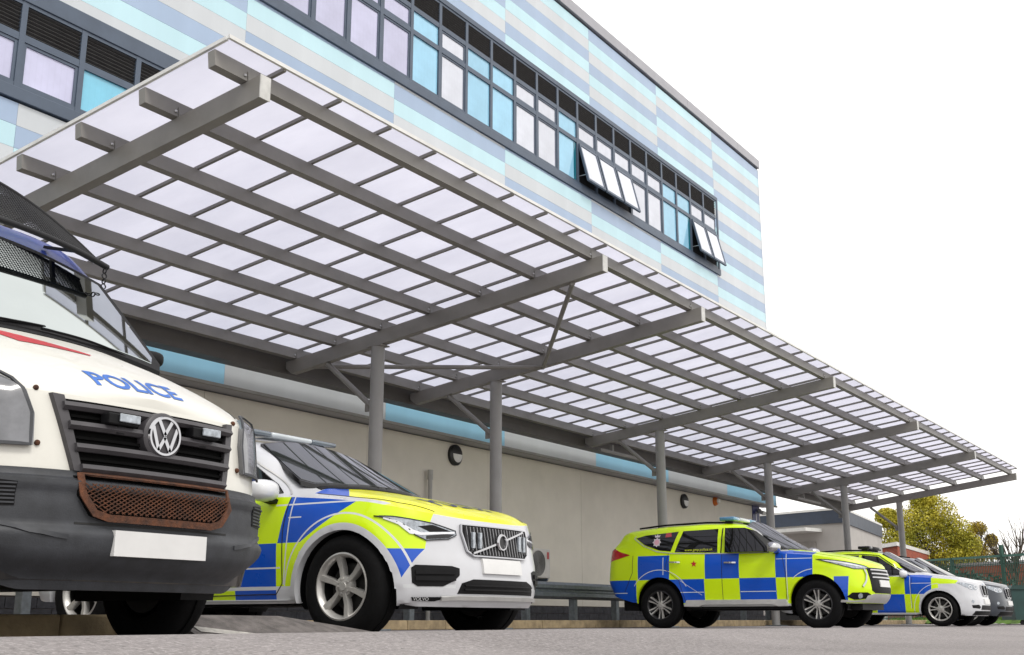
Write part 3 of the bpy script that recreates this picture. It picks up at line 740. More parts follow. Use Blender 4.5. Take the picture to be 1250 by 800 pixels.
class Vehicle:
    def __init__(s, name, label, cat, loc, P, rz=R_(-90), group=None):
        s.root = empty(name, loc, rz); tag(s.root, label, cat, group); s.P = P
        s.zt = curve(P['zt'], P.get('zts', .06)); s.zc = curve(P['zc'], P.get('sig', .045)); s.zb = curve(P['zb'], .06); s.ws = curve(P['ws'], .12)
        s.fp = curve(P['front'], .04); s.rp = curve(P['rear'], .05); s.sp = curve(P['side'], .04)
        s.build()
    def ring_pt(s, k, v):
        """k in [0,1] from rear centre along the left side to front centre"""
        P = s.P; xf = P['xf'] + s.fp(v); xr = P['xr'] + s.rp(v); x0, x1 = P['x0'], P['x1']; nf, nr = P['nf'], P['nr']
        a, c = .16, .80
        if k < a:
            f = (1 - k / a) * math.pi / 2; x = x1 + (xr - x1) * abs(math.sin(f)) ** (2 / nr); y = s.ws(x1) * s.sp(v) * abs(math.cos(f)) ** (2 / nr)
        elif k <= c:
            x = x1 + (x0 - x1) * (k - a) / (c - a); y = s.ws(x) * s.sp(v)
        else:
            f = (k - c) / (1 - c) * math.pi / 2; x = x0 + (xf - x0) * abs(math.sin(f)) ** (2 / nf); y = s.ws(x0) * s.sp(v) * abs(math.cos(f)) ** (2 / nf)
        if k <= 1e-6 or k >= 1 - 1e-6: y = 0
        if P.get('flare'):
            for xw in (0, -P['wb']):
                d = math.hypot(x - xw, (s.zb(x) + (s.zt(x) - s.zb(x)) * v) - P['R'])
                if y > .5: y += P['flare'] * math.exp(-((d - P['Ra']) / .07) ** 2)
        return x, y, s.zb(x) + (s.zt(x) - s.zb(x)) * v
    def lid_pt(s, x, y0, z0, t_):
        P = s.P; Hh = s.zc(x) - z0; b_ = smooth01(Hh, .16, .42)
        hy, hz = y0 * (1 - t_), z0 + Hh * (1 - (1 - t_) ** 2.6)
        if P.get('hoodline') and Hh > 0:
            hz += P['hoodline'] * math.exp(-((t_ - .28) / .10) ** 2) * (1 - b_)
        tm = P['tum']; yr = max(0, y0 - tm * Hh)
        cp = [(0, y0, 0), (.08, y0 - .012, .10), (.36, (y0 + yr) / 2 + .012, .50), (.60, yr + .005, .86), (.70, yr - .07, .945), (.82, yr * .6, .985), (1, 0, 1)]
        bx_ = P.get('boxy', 0)
        if bx_: cp = [(a_, b2_, c_ + bx_ * (.07 if a_ in (.60,) else (.03 if a_ == .70 else 0))) for a_, b2_, c_ in cp]
        cy = np.interp(t_, [c[0] for c in cp], [c[1] for c in cp]); cz = z0 + Hh * np.interp(t_, [c[0] for c in cp], [c[2] for c in cp])
        cy = min(cy, y0)
        return (1 - b_) * hy + b_ * cy, (1 - b_) * hz + b_ * cz
    def build(s):
        P = s.P; NK, NV, NT = 168, P.get('nv', 30), 26
        ks = np.concatenate([np.linspace(0, .16, 20)[:-1], np.linspace(.16, .80, 110), np.linspace(.80, 1, 34)[1:]])
        vs_ = np.linspace(0, 1, NV)
        bm = bmesh.new(); G = []
        for k in ks:
            col = [Vector(s.ring_pt(k, v)) for v in vs_]
            x, y0, z0 = col[-1]
            lid = []
            for j in range(1, NT + 1):
                y, z = s.lid_pt(x, y0, z0, j / NT); lid.append(Vector((x, y, z)))
            # smooth the section across the lid
            seq = col[-2:] + lid
            for _ in range(P.get('relax', 2)):
                for i in range(2, len(seq) - 1):
                    q = (seq[i - 1] + seq[i + 1]) * .25 + seq[i] * .5; q.x = seq[i].x; seq[i] = q
            lid = seq[2:]
            G.append(col + lid)
        nrow = len(G[0]); VL = {}
        for sgn in (1, -1):
            V = [[None] * nrow for _ in G]
            for i, col in enumerate(G):
                for j, p in enumerate(col):
                    if sgn == -1 and (abs(p.y) < 1e-6): V[i][j] = VL[(i, j)]
                    else:
                        V[i][j] = bm.verts.new((p.x, p.y * sgn, p.z))
                        if sgn == 1: VL[(i, j)] = V[i][j]
            for i in range(len(G) - 1):
                for j in range(nrow - 1):
                    q = [V[i][j], V[i + 1][j], V[i + 1][j + 1], V[i][j + 1]]
                    u_ = []
                    [u_.append(a) for a in q if a not in u_]
                    if len(u_) < 3: continue
                    if sgn == -1: u_ = u_[::-1]
                    try: f = bm.faces.new(u_); f.material_index = 1 if j >= NV - 1 else 0
                    except ValueError: pass
        bmesh.ops.remove_doubles(bm, verts=bm.verts, dist=.0004)
        s.bvh = BVHTree.FromBMesh(bm)
        # wheel arches
        Ra = P['Ra']
        for xw in (0, -P['wb']):
            cz = P['R'] + P.get('archup', .0)
            ins = [v for v in bm.verts if abs(v.co.y) > .45 and (v.co.x - xw) ** 2 + (v.co.z - cz) ** 2 < Ra * Ra and v.co.z < cz + Ra]
            bmesh.ops.delete(bm, geom=ins, context='VERTS')
            for v in bm.verts:
                if v.is_boundary and abs(v.co.y) > .45 and v.co.z > P['R'] * .4:
                    d = math.hypot(v.co.x - xw, v.co.z - cz)
                    if d < Ra + .09:
                        f = Ra / d; v.co.x = xw + (v.co.x - xw) * f; v.co.z = cz + (v.co.z - cz) * f
        es = [e for e in bm.edges if e.is_boundary]
        ret = bmesh.ops.extrude_edge_only(bm, edges=es)
        nv = [g for g in ret['geom'] if isinstance(g, bmesh.types.BMVert)]
        for v in nv:
            v.co.y -= math.copysign(min(.06, abs(v.co.y)), v.co.y) if abs(v.co.y) > .3 else 0
            if v.co.z < .42 and abs(v.co.y) <= .3: v.co.z += .02
        s.parts = {}
        def take(name, faces, mats):
            faces = list(faces)
            if not faces: return None
            nb_ = bmesh.new(); vm = {}
            for f in faces:
                q = []
                for v in f.verts:
                    if v not in vm: vm[v] = nb_.verts.new(v.co)
                    q.append(vm[v])
                nf_ = nb_.faces.new(q); nf_.material_index = 0
            bmesh.ops.delete(bm, geom=faces, context='FACES')
            return bm_obj(name, nb_, mats, s.root, smooth=P.get('sharp', 38), norm=False)
        bm.normal_update()
        for (xa, xb_, zl) in P.get('doors', []):
            for sg in (1, -1):
                def ok(f):
                    c = f.calc_center_median()
                    if f.material_index or c.y * sg < .55 or not (xb_ < c.x < xa) or c.z < zl: return False
                    return all(math.hypot(c.x - xw, c.z - P['R'] - P.get('archup', 0)) > Ra + .05 for xw in (0, -P['wb']))
                d_ = take('door', [f for f in bm.faces if ok(f)], P['paint'])
                if d_: s.parts[(sg, xa, xb_)] = d_
        if 'bonnet' in P: take('bonnet', [f for f in bm.faces if f.material_index == 1 and f.calc_center_median().x > P['bonnet']], P.get('paint_lid', P['paint']))
        s.body = bm_obj('body', bm, [P['paint'], P.get('paint_lid', P['paint'])], s.root, smooth=P.get('sharp', 38))
        # dark underbody and wheel wells
        bm = bmesh.new(); zb = P.get('ub', .24); wi = s.ws(-1.2) - .32
        box(bm, P['xr'] + .3, P['xf'] - .22, -wi, wi, zb, .62)
        box(bm, -P['wb'] + P['Ra'] + .02, -P['Ra'] - .02, -wi - .25, wi + .25, zb + .02, .60)
        bm_obj('underbody', bm, BLK, s.root)
        for xw in (0, -P['wb']):
            for sg in (1, -1):
                bm = bmesh.new(); n_ = 22; A = []
                for i in range(n_ + 1):
                    a = math.pi * (-.08 + 1.16 * i / n_); A.append((xw + (Ra + .015) * math.cos(a), P['R'] + P.get('archup', 0) + (Ra + .015) * math.sin(a)))
                yo, yi = sg * (s.ws(xw) - .05), sg * (s.ws(xw) - .34)
                def lim(x, z):
                    if z < s.zb(x) + .02: return yo * .93
                    h_ = s.bvh.ray_cast(Vector((x, sg * 3, z)), Vector((0, -sg, 0)))
                    return sg * min(abs(yo), abs(h_[0].y) - .045) if h_[0] is not None else yo * .93
                o_ = [bm.verts.new((x, lim(x, z), z)) for x, z in A]; i_ = [bm.verts.new((x, yi, z)) for x, z in A]
                for k in range(n_): bm.faces.new((o_[k], o_[k + 1], i_[k + 1], i_[k]))
                bm.faces.new(i_); bm_obj('wheel_arch_liner', bm, BLK, s.root)
        s.wheels()
    # ---- projection helpers
    def _dir(s, kind):
        if kind == 'right': return Vector((0, 1, 0)), lambda a, b_: Vector((a, -3, b_))
        if kind == 'left': return Vector((0, -1, 0)), lambda a, b_: Vector((a, 3, b_))
        if kind == 'front': return Vector((-1, 0, 0)), lambda a, b_: Vector((4, a, b_))
        if kind == 'top': return Vector((0, 0, -1)), lambda a, b_: Vector((a, b_, 4))
        if kind == 'rear': return Vector((1, 0, 0)), lambda a, b_: Vector((-9, a, b_))
        ang = kind                                     # angle: 0 = from the front, negative = turned towards the right-hand side
        n_ = Vector((math.cos(ang), math.sin(ang), 0)); tg = Vector((-math.sin(ang), math.cos(ang), 0))
        return -n_, lambda a, b_: n_ * 4 + tg * a + Vector((0, 0, b_))
    def hit(s, kind, a, b_):
        d, f = s._dir(kind); o_ = f(a, b_); h_ = s.bvh.ray_cast(o_, d)
        if h_[0] is None:
            h_ = s.bvh.find_nearest(o_ + d * (4 - (s.P['xf'] if kind == 'front' else 1)))
        n_ = h_[1]
        if n_.dot(d) > 0: n_ = -n_
        return h_[0], n_
    def patch(s, name, poly, kind, m, off=.004, thick=.012, res=.05, parent=None, smooth=30, bevel=0, even=None, fit=0):
        bm = bmesh.new(); f = bm.faces.new([bm.verts.new((a, b_, 0)) for a, b_ in poly])
        A = np.array(poly); lo, hi = A.min(0), A.max(0)
        for ax in (0, 1):
            n_ = int((hi[ax] - lo[ax]) / res)
            for i in range(1, n_ + 1):
                co = [0, 0, 0]; no = [0, 0, 0]; co[ax] = lo[ax] + (hi[ax] - lo[ax]) * i / (n_ + 1); no[ax] = 1
                bmesh.ops.bisect_plane(bm, geom=list(bm.verts) + list(bm.edges) + list(bm.faces), plane_co=co, plane_no=no)
        d, _ = s._dir(kind)
        info = {}
        for v in bm.verts:
            p, n_ = s.hit(kind, v.co.x, v.co.y); info[v] = (p, n_)
        if fit:      # lay the piece on one smooth polynomial sheet fitted to the body
            ab = np.array([(v.co.x, v.co.y) for v in info]); mu = ab.mean(0); q = ab - mu
            M_ = np.stack([q[:, 0] ** i * q[:, 1] ** j for i in range(fit + 1) for j in range(fit + 1 - i)], 1)
            dep = np.array([p.dot(d) for p, _ in info.values()]); cf = np.linalg.lstsq(M_, dep, rcond=None)[0]; fv = M_ @ cf
            ex = max(0.0, float((fv - dep).max()))
            for (v, (p, n_)), f_, d0 in zip(list(info.items()), fv, dep): info[v] = (p + d * (f_ - d0 - ex), n_)
        for v, (p, n_) in info.items(): v.co = p + (n_ * off if even is None else -d * off)
        if thick:
            es = [e for e in bm.edges if e.is_boundary]; src = {}
            ret = bmesh.ops.extrude_edge_only(bm, edges=es)
            for v in [g for g in ret['geom'] if isinstance(g, bmesh.types.BMVert)]: v.co += d * thick
        bmesh.ops.recalc_face_normals(bm, faces=bm.faces)
        fs = list(bm.faces)
        if sum(f_.normal.dot(d) * f_.calc_area() for f_ in fs) > 0: bmesh.ops.reverse_faces(bm, faces=fs)
        return bm_obj(name, bm, m, parent or s.root, smooth=smooth, norm=False)
    def windscreen(s, outer, inner, m, m_edge):
        e_ = s.patch('windscreen', outer, 'top', m_edge, off=.001, thick=.04, res=.06, fit=2)
        bm = bmesh.new(); bm.from_mesh(e_.data); keep = s.bvh; s.bvh = BVHTree.FromBMesh(bm); bm.free()
        s.patch('glass', inner, 'top', m, off=.004, thick=.004, res=.06, parent=e_); s.bvh = keep; return e_
    def ribbon(s, name, pts, kind, m, wd=.008, off=.003, parent=None, h_=.004, step=.04, closed=False):
        pp = []; up = []
        seq = pts + [pts[0]] if closed else pts
        for (a, b_), (c, d_) in zip(seq, seq[1:]):
            n_ = max(1, int(math.hypot(c - a, d_ - b_) / step))
            for i in range(n_): pp.append((a + (c - a) * i / n_, b_ + (d_ - b_) * i / n_))
        if not closed: pp.append(pts[-1])
        P3 = []
        for a, b_ in pp:
            p, n_ = s.hit(kind, a, b_); P3.append(p + n_ * off); up.append(n_)
        bm = bmesh.new(); sweep(bm, P3, rect(wd, h_), up=up, closed=closed); return bm_obj(name, bm, m, parent or s.root, smooth=40)
    def both(s, fn, name, poly, m, kind='right', **kw):
        o = [fn(name, poly, kind, m, **kw)]
        if kind == 'right': o.append(fn(name, poly, 'left', m, **kw))
        elif kind == 'front': o.append(fn(name, [(-a, b_) for a, b_ in poly], 'front', m, **kw))
        elif kind == 'top': o.append(fn(name, [(a, -b_) for a, b_ in poly], 'top', m, **kw))
        else: o.append(fn(name, [(-a, b_) for a, b_ in poly], -kind, m, **kw))
        return o
    def decal_text(s, txt, size, kind, centre, m, rot=0, off=.003, sx=1, bold=.0, parent=None, name='lettering'):
        bm = text_bm(txt, size, bold)
        bmesh.ops.triangulate(bm, faces=bm.faces)
        for _ in range(3):
            le = [e for e in bm.edges if e.calc_length() > .022]
            if le: bmesh.ops.subdivide_edges(bm, edges=le, cuts=1); bmesh.ops.triangulate(bm, faces=bm.faces)
        bmesh.ops.transform(bm, matrix=Matrix.Rotation(rot, 4, 'Z') @ Matrix.Scale(sx, 4, (1, 0, 0)), verts=bm.verts)
        for v in bm.verts:
            a, b_ = v.co.x + centre[0], v.co.y + centre[1]; p, n_ = s.hit(kind, a, b_); v.co = p + n_ * off
        return bm_obj(name, bm, m, parent or s.root, norm=False)
    def wheels(s):
        P = s.P; R, wd, rr = P['R'], P['tw'], P['rim']
        bmT = bmesh.new(); h_ = wd / 2
        lathe(bmT, [(rr - .005, -h_ + .03), (rr + .012, -h_ + .006), (rr + (R - rr) * .45, -h_ - .006), (R - .03, -h_ + .008), (R - .008, -h_ + .03), (R, -h_ + .06), (R, -.012), (R - .008, -.01), (R - .008, .01), (R, .012), (R, h_ - .06), (R - .008, h_ - .03), (R - .03, h_ - .008), (rr + (R - rr) * .45, h_ + .006), (rr + .012, h_ - .006), (rr - .005, h_ - .03)], n=56)
        bmesh.ops.recalc_face_normals(bmT, faces=bmT.faces)
        tme = bpy.data.meshes.new('tyre'); bmT.to_mesh(tme); bmT.free(); tme.materials.append(RUB)
        bmH = bmesh.new()    # barrel and brake behind the spokes
        lathe(bmH, [(rr - .006, h_ - .03), (rr - .025, h_ - .05), (rr - .03, -h_ + .03), (.05, -h_ + .04), (.001, -h_ + .04)], n=40)
        lathe(bmH, [(.001, .02), (rr * .72, .02), (rr * .72, -.01), (.001, -.01)], n=32)
        bmesh.ops.recalc_face_normals(bmH, faces=bmH.faces)
        hme = bpy.data.meshes.new('wheel'); bmH.to_mesh(hme); bmH.free(); hme.materials.append(mat('brake_and_barrel', (.018, .018, .018), .5, .3))
        bmR = bmesh.new(); mats_r = [P.get('rim_mat', ALLOY), P.get('rim_mat2', ALLOYD)]
        yo = h_ - .008
        lathe(bmR, [(rr + .008, yo), (rr - .004, yo + .004), (rr - .02, yo - .012), (rr - .03, yo - .05), (rr - .004, yo - .05)], n=56, closed=True)
        for f in bmR.faces: f.material_index = P.get('ring_mi', 0)
        lathe(bmR, [(.001, yo - .012), (.03, yo - .012), (.034, yo - .02), (.075, yo - .026), (.085, yo - .07), (.001, yo - .07)], n=24)
        ns = P['spokes']
        nf0 = len(bmR.faces); bmR.faces.ensure_lookup_table()
        for i in range(ns):
            for sub in P['spoke']:
                (o0, w0, o1, w1, mi) = sub
                a = 2 * math.pi * i / ns + P.get('spin', .2); A = []
                for rad, oo, ww, yy in ((.05, o0, w0, yo - .018), (rr * .55, (o0 + o1) / 2, (w0 + w1) / 2, yo - .026), (rr - .014, o1, w1, yo - .006)):
                    tt = a + oo; px, pz = rad * math.cos(tt), rad * math.sin(tt); tx, tz = -math.sin(tt), math.cos(tt)
                    A.append([bmR.verts.new((px + tx * ww * q, yy - dy, pz + tz * ww * q)) for q, dy in ((-1, .018), (-.7, 0), (.7, 0), (1, .018), (1, .05), (-1, .05))])
                for B, D in zip(A, A[1:]):
                    for j in range(6):
                        f = bmR.faces.new((B[j], B[(j + 1) % 6], D[(j + 1) % 6], D[j])); f.material_index = mi
        for i in range(5):
            a = 2 * math.pi * i / 5; lathe(bmR, [(.001, yo - .015), (.009, yo - .015), (.009, yo - .03)], Matrix.Translation((.052 * math.cos(a), 0, .052 * math.sin(a))), 8)
        bmesh.ops.recalc_face_normals(bmR, faces=bmR.faces)
        rme = bpy.data.meshes.new('rim'); bmR.to_mesh(rme); bmR.free()
        for m_ in mats_r: rme.materials.append(m_)
        for me_ in (tme, hme, rme): me_.polygons.foreach_set('use_smooth', [True] * len(me_.polygons)); me_.set_sharp_from_angle(angle=R_(35))
        for xw in (0, -P['wb']):
            for sg in (1, -1):
                wo_ = bpy.data.objects.new('wheel', hme); C.objects.link(wo_); wo_.parent = s.root
                wo_.location = (xw, sg * (P['track'] - h_), R); wo_.rotation_euler = (0, P.get('wrot', 0) + xw * .37, 0 if sg > 0 else math.pi)
                for nm, me_ in (('tyre', tme), ('rim', rme)):
                    c = bpy.data.objects.new(nm, me_); C.objects.link(c); c.parent = wo_
    def bar(s, name, pts, kind, m, wd, hgt, off=0, parent=None, step=.06, prof=None):
        """bar standing proud of the surface: hgt measured outwards"""
        pp = []; d, _ = s._dir(kind)
        for (a, b_), (c, d_) in zip(pts, pts[1:]):
            n_ = max(1, int(math.hypot(c - a, d_ - b_) / step))
            for i in range(n_): pp.append((a + (c - a) * i / n_, b_ + (d_ - b_) * i / n_))
        pp.append(pts[-1]); P3 = []
        for a, b_ in pp: P3.append(s.hit(kind, a, b_)[0] - d * (off + hgt / 2))
        bm = bmesh.new(); sweep(bm, P3, prof or rect(wd, hgt), up=tuple(-d)); return bm_obj(name, bm, m, parent or s.root, smooth=35)
    def mirror(s, x, y, z, m, sc=1.0):
        for sg in (1, -1):
            bm = bmesh.new(); bmesh.ops.create_icosphere(bm, subdivisions=3, radius=1)
            for v in bm.verts:
                c = v.co; c.x = max(c.x, -.35) if True else c.x
                c.x *= .11 * sc; c.y = math.copysign(abs(c.y) ** .7, c.y) * .125 * sc; c.z = math.copysign(abs(c.z) ** .7, c.z) * .085 * sc
            o = bm_obj('door_mirror', bm, m, s.root, smooth=50); o.location = (x, sg * (y + .12), z)
            bm = bmesh.new(); box(bm, -.045 * sc, -.0405 * sc, -.105 * sc, .105 * sc, -.065 * sc, .065 * sc); bm_obj('mirror_glass', bm, CHROME, o)
            bm = bmesh.new(); sweep(bm, [(x, sg * (y - .06), z - .09), (x, sg * (y + .1), z - .06)], rect(.09, .035)); bm_obj('mirror_arm', bm, BLK, s.root)
    def doors(s, lines):
        for sd in ('right', 'left'):
            for L in lines: s.ribbon('door_gap', L, sd, SEAM, wd=.007, off=.0015, h_=.003)
    def handle(s, x, z):
        for sd in ('right', 'left'):
            p, n_ = s.hit(sd, x, z); sg = -1 if sd == 'right' else 1
            bm = bmesh.new(); pts = [(x + .1, p.y + sg * .004, z), (x + .08, p.y + sg * .032, z), (x - .08, p.y + sg * .032, z + .004), (x - .1, p.y + sg * .004, z + .004)]
            sweep(bm, pts, rect(.024, .026)); bm_obj('door_handle', bm, CHROME if s.P.get('chrome_handles') else MIRC, next((d_ for (g_, a_, b2_), d_ in s.parts.items() if g_ == sg and b2_ < x < a_), s.root), smooth=50)
    def lightbar(s, x, wd, m, m2, h_=.105):
        z = s.hit('top', x, .0)[0].z
        for k, (a, b_, mm) in enumerate(((-wd, -wd * .45, m), (-wd * .44, wd * .44, m2), (wd * .45, wd, m))):
            bm = bmesh.new(); box(bm, x - .14, x + .14, a, b_, z + .035, z + h_, bev=.018); bm_obj('light_bar', bm, mm, s.root, smooth=50)
        for sg in (-1, 1):
            bm = bmesh.new(); box(bm, x - .06, x + .06, sg * wd * .8 - .03, sg * wd * .8 + .03, z - .06, z + .034); bm_obj('light_bar_foot', bm, BLK, s.root)
def seats(V, x, z, m):
    pass

# ------------------------------------------------------------------ white estate with yellow bonnet
LBLUE = mat('beacon_blue_lens', (.10, .28, .46), .1, coat=1); LCLR = mat('beacon_clear_lens', (.55, .60, .63), .12, coat=1)
def liv_volvo(x, y, z, t):
    r0 = dist(x, z, 0.0, .378); r9 = dist(x, z, 0.0, .335); c = WHT
    side = (y.abs() > .52)
    upz = between(z, .71, 1.075)
    bx1 = -.65 + (z - .71) * .24; bx2 = -.43 + (z - .70) * 1.75
    out = r9 > .502
    ym = (upz & (x < bx1) & (x > -1.34)) | ((z > .64) & (z < 1.3) & (x > bx2) & (x < .60) & (x > -.43)) | (between(z, .385, .71) & between(x, -.66, -.41))
    bmk = (upz & (x > bx1) & (x < bx2) & (x < .3)) | (between(z, .385, .71) & between(x, -1.34, -.66)) | (between(z, .29, .36) & between(x, -1.1, -.66)) \
        | (between(z, .39, .64) & (x > .38) & (x < .47 + (z - .39) * .52)) | (upz & between(x, -2.02, -1.34))
    ym = ym | (between(z, .385, .71) & between(x, -2.02, -1.34)) | (between(z, .29, .36) & between(x, -1.5, -1.1))
    c = mixcol(t, ym & side & out, c, YEL); c = mixcol(t, bmk & side & out, c, BLU)
    line = (near(r9, .575, .007) & (z > .36) & (x < .62)) | (near(x, -.555 + (z - .7) * .1, .006) & between(z, .40, 1.06)) | (near(z, .525, .006) & between(x, -1.3, -.62)) | (near(z, 1.00, .006) & between(x, -.7, .15)) | (near(z, .9, .005) & between(x, -.55, -.42)) | near(z, .375, .012)
    c = mixcol(t, line & side & out, c, (.62, .64, .66))
    return c
def liv_volvo_lid(x, y, z, t):
    c = WHT
    hood = (x > -.43) & (z < 1.24)
    c = mixcol(t, hood, c, YELH)
    c = mixcol(t, hood & (x < -.06 + (y.abs() - .82) * .9) & (y.abs() > .34), c, BLU)
    c = mixcol(t, hood & (y.abs() > .80) & (x < .33), c, WHT)
    return c
xc = dict(xf=.80, xr=-4.02, x0=.12, x1=-3.35, nf=2.55, nr=3.2, wb=2.984, R=.378, Ra=.452, archup=-.045, tw=.26, rim=.238, track=.955, flare=.022,
    zt=[(-4.1, 1.16), (-3.2, 1.13), (-1.5, 1.085), (-.6, 1.065), (-.2, 1.03), (.2, .985), (.5, .925), (.68, .875), (.80, .84)],
    zc=[(-4.1, 1.14), (-4.0, 1.3), (-3.86, 1.56), (-3.65, 1.60), (-3.0, 1.66), (-2.2, 1.685), (-1.6, 1.66), (-1.3, 1.60), (-.50, 1.205), (-.36, 1.165), (0, 1.10), (.35, 1.025), (.6, .94), (.72, .885), (.80, .845)],
    zb=[(-4.1, .42), (-3.6, .30), (-2.9, .26), (0, .26), (.5, .235), (.9, .225)],
    ws=[(-4.1, .90), (-3.4, .945), (-2.5, .962), (-.8, .962), (0, .955), (.5, .935), (.9, .9)],
    front=[(0, -.075), (.12, -.02), (.3, -.005), (.5, -.02), (.62, -.045), (.9, -.075), (1, -.09)],
    rear=[(0, .12), (.25, 0), (.6, .02), (1, .08)],
    side=[(0, .955), (.1, .975), (.25, .985), (.5, 1.0), (.75, 1.0), (.9, .985), (1, .955)],
    doors=[(-.60, -1.74, .33), (-1.74, -2.70, .33)], bonnet=-.36, tum=.33, hoodline=.018, spokes=6, spoke=[(0, .018, 0, .029, 0)], spin=.30, ub=.25,
    paint=paint('white_blue_yellow_livery', liv_volvo, dirt=.12), paint_lid=paint('yellow_bonnet_paint', liv_volvo_lid, .28))
V = Vehicle('police_estate', 'white police car with bright yellow bonnet and slatted chrome grille beside the van', 'car', (7.50, 5.79, 0), xc, group=None)
V.body['label'] = 'white shell with blue and yellow squares and yellow bonnet'
# glazing
ws_poly = [(-.43, 0), (-.45, .40), (-.53, .70), (-.62, .765), (-1.22, .60), (-1.25, .3), (-1.26, 0), (-1.25, -.3), (-1.22, -.60), (-.62, -.765), (-.53, -.70), (-.45, -.40)]
V.windscreen([(a * 1.0 + (.015 if a > -.7 else -.02), b_ * 1.022) for a, b_ in ws_poly], ws_poly, SCREEN, GLOSSB)
fd = [(-.70, 1.10), (-.78, 1.18), (-1.30, 1.50), (-1.72, 1.555), (-1.72, 1.11)]
rd = [(-1.80, 1.11), (-1.80, 1.555), (-2.55, 1.545), (-2.85, 1.45), (-2.80, 1.13)]
qd = [(-2.88, 1.14), (-2.93, 1.44), (-3.55, 1.38), (-3.62, 1.30), (-3.45, 1.16)]
for p in (fd, rd, qd):
    V.both(V.patch, 'side_window', p, GLASS, off=.003, thick=.015, res=.07, fit=2)
V.both(V.ribbon, 'window_trim', [(-.60, 1.085), (-1.29, 1.525), (-1.8, 1.578), (-2.6, 1.56)], SILV, wd=.014, off=.006)
V.doors([[(-.595, .40), (-.60, .8), (-.56, 1.06)], [(-1.74, .30), (-1.74, 1.10)], [(-2.72, .70), (-2.62, 1.12)], [(-.6, .40), (-.66, .33), (-2.5, .31)]])
V.handle(-1.60, .93); V.handle(-2.55, .95)
V.mirror(-.74, .93, 1.11, MIRC)
V.patch('cowl_panel', [(-.42, .0), (-.44, .40), (-.51, .70), (-.44, .72), (-.37, .40), (-.345, 0), (-.37, -.40), (-.44, -.72), (-.51, -.70), (-.44, -.40)], 'top', BLK, off=.006, thick=.01)
for sg in (1, -1): V.ribbon('wiper', [(-.43, sg * .05), (-.56, sg * .55)], 'top', BLK, wd=.02, off=.02, h_=.015)
V.ribbon('bonnet_gap', [(-.40, .80), (0, .80), (.35, .745), (.58, .60)], 'top', SEAM, wd=.008, off=.0015, h_=.003); V.ribbon('bonnet_gap', [(-.40, -.80), (0, -.80), (.35, -.745), (.58, -.60)], 'top', SEAM, wd=.008, off=.0015, h_=.003)
V.lightbar(-1.60, .58, mat('beacon_smoked_lens', (.10, .13, .16), .15, coat=1), LCLR, .078)
# grille
gp_ = [(-.43, .825), (.43, .825), (.44, .77), (.40, .63), (.34, .595), (-.34, .595), (-.40, .63), (-.44, .77)]
G = V.patch('grille', gp_, 'front', GLOSSB, off=.006, thick=.02, res=.06)
for k in range(21):
    yv = -.39 + k * .78 / 20; lo = .61 if abs(yv) < .33 else .64
    V.bar('grille_slat', [(yv, lo), (yv, .815)], 'front', SLAT, .008, .02, off=.006, parent=G, step=.05)
V.ribbon('grille_surround', gp_, 'front', CHROME, wd=.010, off=.016, closed=True, h_=.018, parent=G)
V.bar('badge_bar', [(-.36, .62), (.36, .815)], 'front', CHROME, .015, .012, off=.026, parent=G)
p, n_ = V.hit('front', 0, .715)
bm = bmesh.new(); lathe(bm, [(.046, .0), (.050, .012), (.060, .012), (.066, 0), (.060, -.01), (.046, -.01)], Matrix.Translation(p + Vector((.042, 0, 0))) @ Matrix.Rotation(R_(-90), 4, 'Z'), 32, True); bm_obj('badge_ring', bm, CHROME, G, smooth=50)
bm = bmesh.new(); lathe(bm, [(.001, .0), (.052, .0), (.052, -.006)], Matrix.Translation(p + Vector((.040, 0, 0))) @ Matrix.Rotation(R_(-90), 4, 'Z'), 24); bm_obj('badge_disc', bm, ALLOYD, G)
for yv in (-.345, -.27, .27, .345):
    bm = bmesh.new(); p, n_ = V.hit('front', yv, .715); box(bm, p.x + .02, p.x + .045, yv - .016, yv + .016, .655, .775, bev=.005); bm_obj('grille_strobe', bm, LAMPG, G)
# plate, intakes, lamps
V.patch('number_plate', [(-.26, .475), (.26, .475), (.26, .585), (-.26, .585)], 'front', PLT, off=.022, thick=.03, res=.08, even=1)
LI = V.patch('lower_intake', [(-.50, .325), (.50, .325), (.47, .40), (.36, .43), (-.36, .43), (-.47, .40)], 'front', BLK, off=.004, thick=.01)
for z in (.355, .385): V.bar('intake_slat', [(-.45, z), (.45, z)], 'front', BLK, .012, .016, off=.003, parent=LI)
V.ribbon('lip_trim', [(-.62, .295), (-.5, .30), (.5, .30), (.62, .295)], 'front', SILV, wd=.03, off=.012, h_=.02)
A_ = R_(-38)
si = [(-.31, .505), (-.30, .40), (-.26, .375), (-.07, .375), (.02, .415), (.065, .455), (.065, .505), (.0, .52), (-.28, .525)]
si = [(a + .0, b_) for a, b_ in si]
for o in V.both(V.patch, 'side_intake', si, BLK, kind=A_, off=.005, thick=.012):
    pass
for z in (.43, .475): V.both(V.bar, 'intake_slat', [(-.28, z), (.03, z)], BLK, kind=A_, wd=.03, hgt=.015, off=.003)
V.both(V.patch, 'fog_recess', [(-.30, .30), (-.29, .275), (-.13, .272), (-.03, .295), (-.06, .302)], BLK, kind=A_, off=.006, thick=.01)
V.decal_text('VOLVO', .034, A_, (-.23, .288), MIRC, off=.010, name='lettering')
hl = [(-.56, .875), (-.44, .87), (-.15, .825), (.04, .775), (.045, .745), (-.02, .715), (-.20, .70), (-.28, .735), (-.36, .81), (-.46, .852)]
HL = V.both(V.patch, 'headlight', hl, LAMPG, kind=A_, off=.006, thick=.014, res=.04)
V.both(V.ribbon, 'headlight_edge', hl, GLOSSB, kind=A_, wd=.007, off=.007, closed=True, h_=.006)
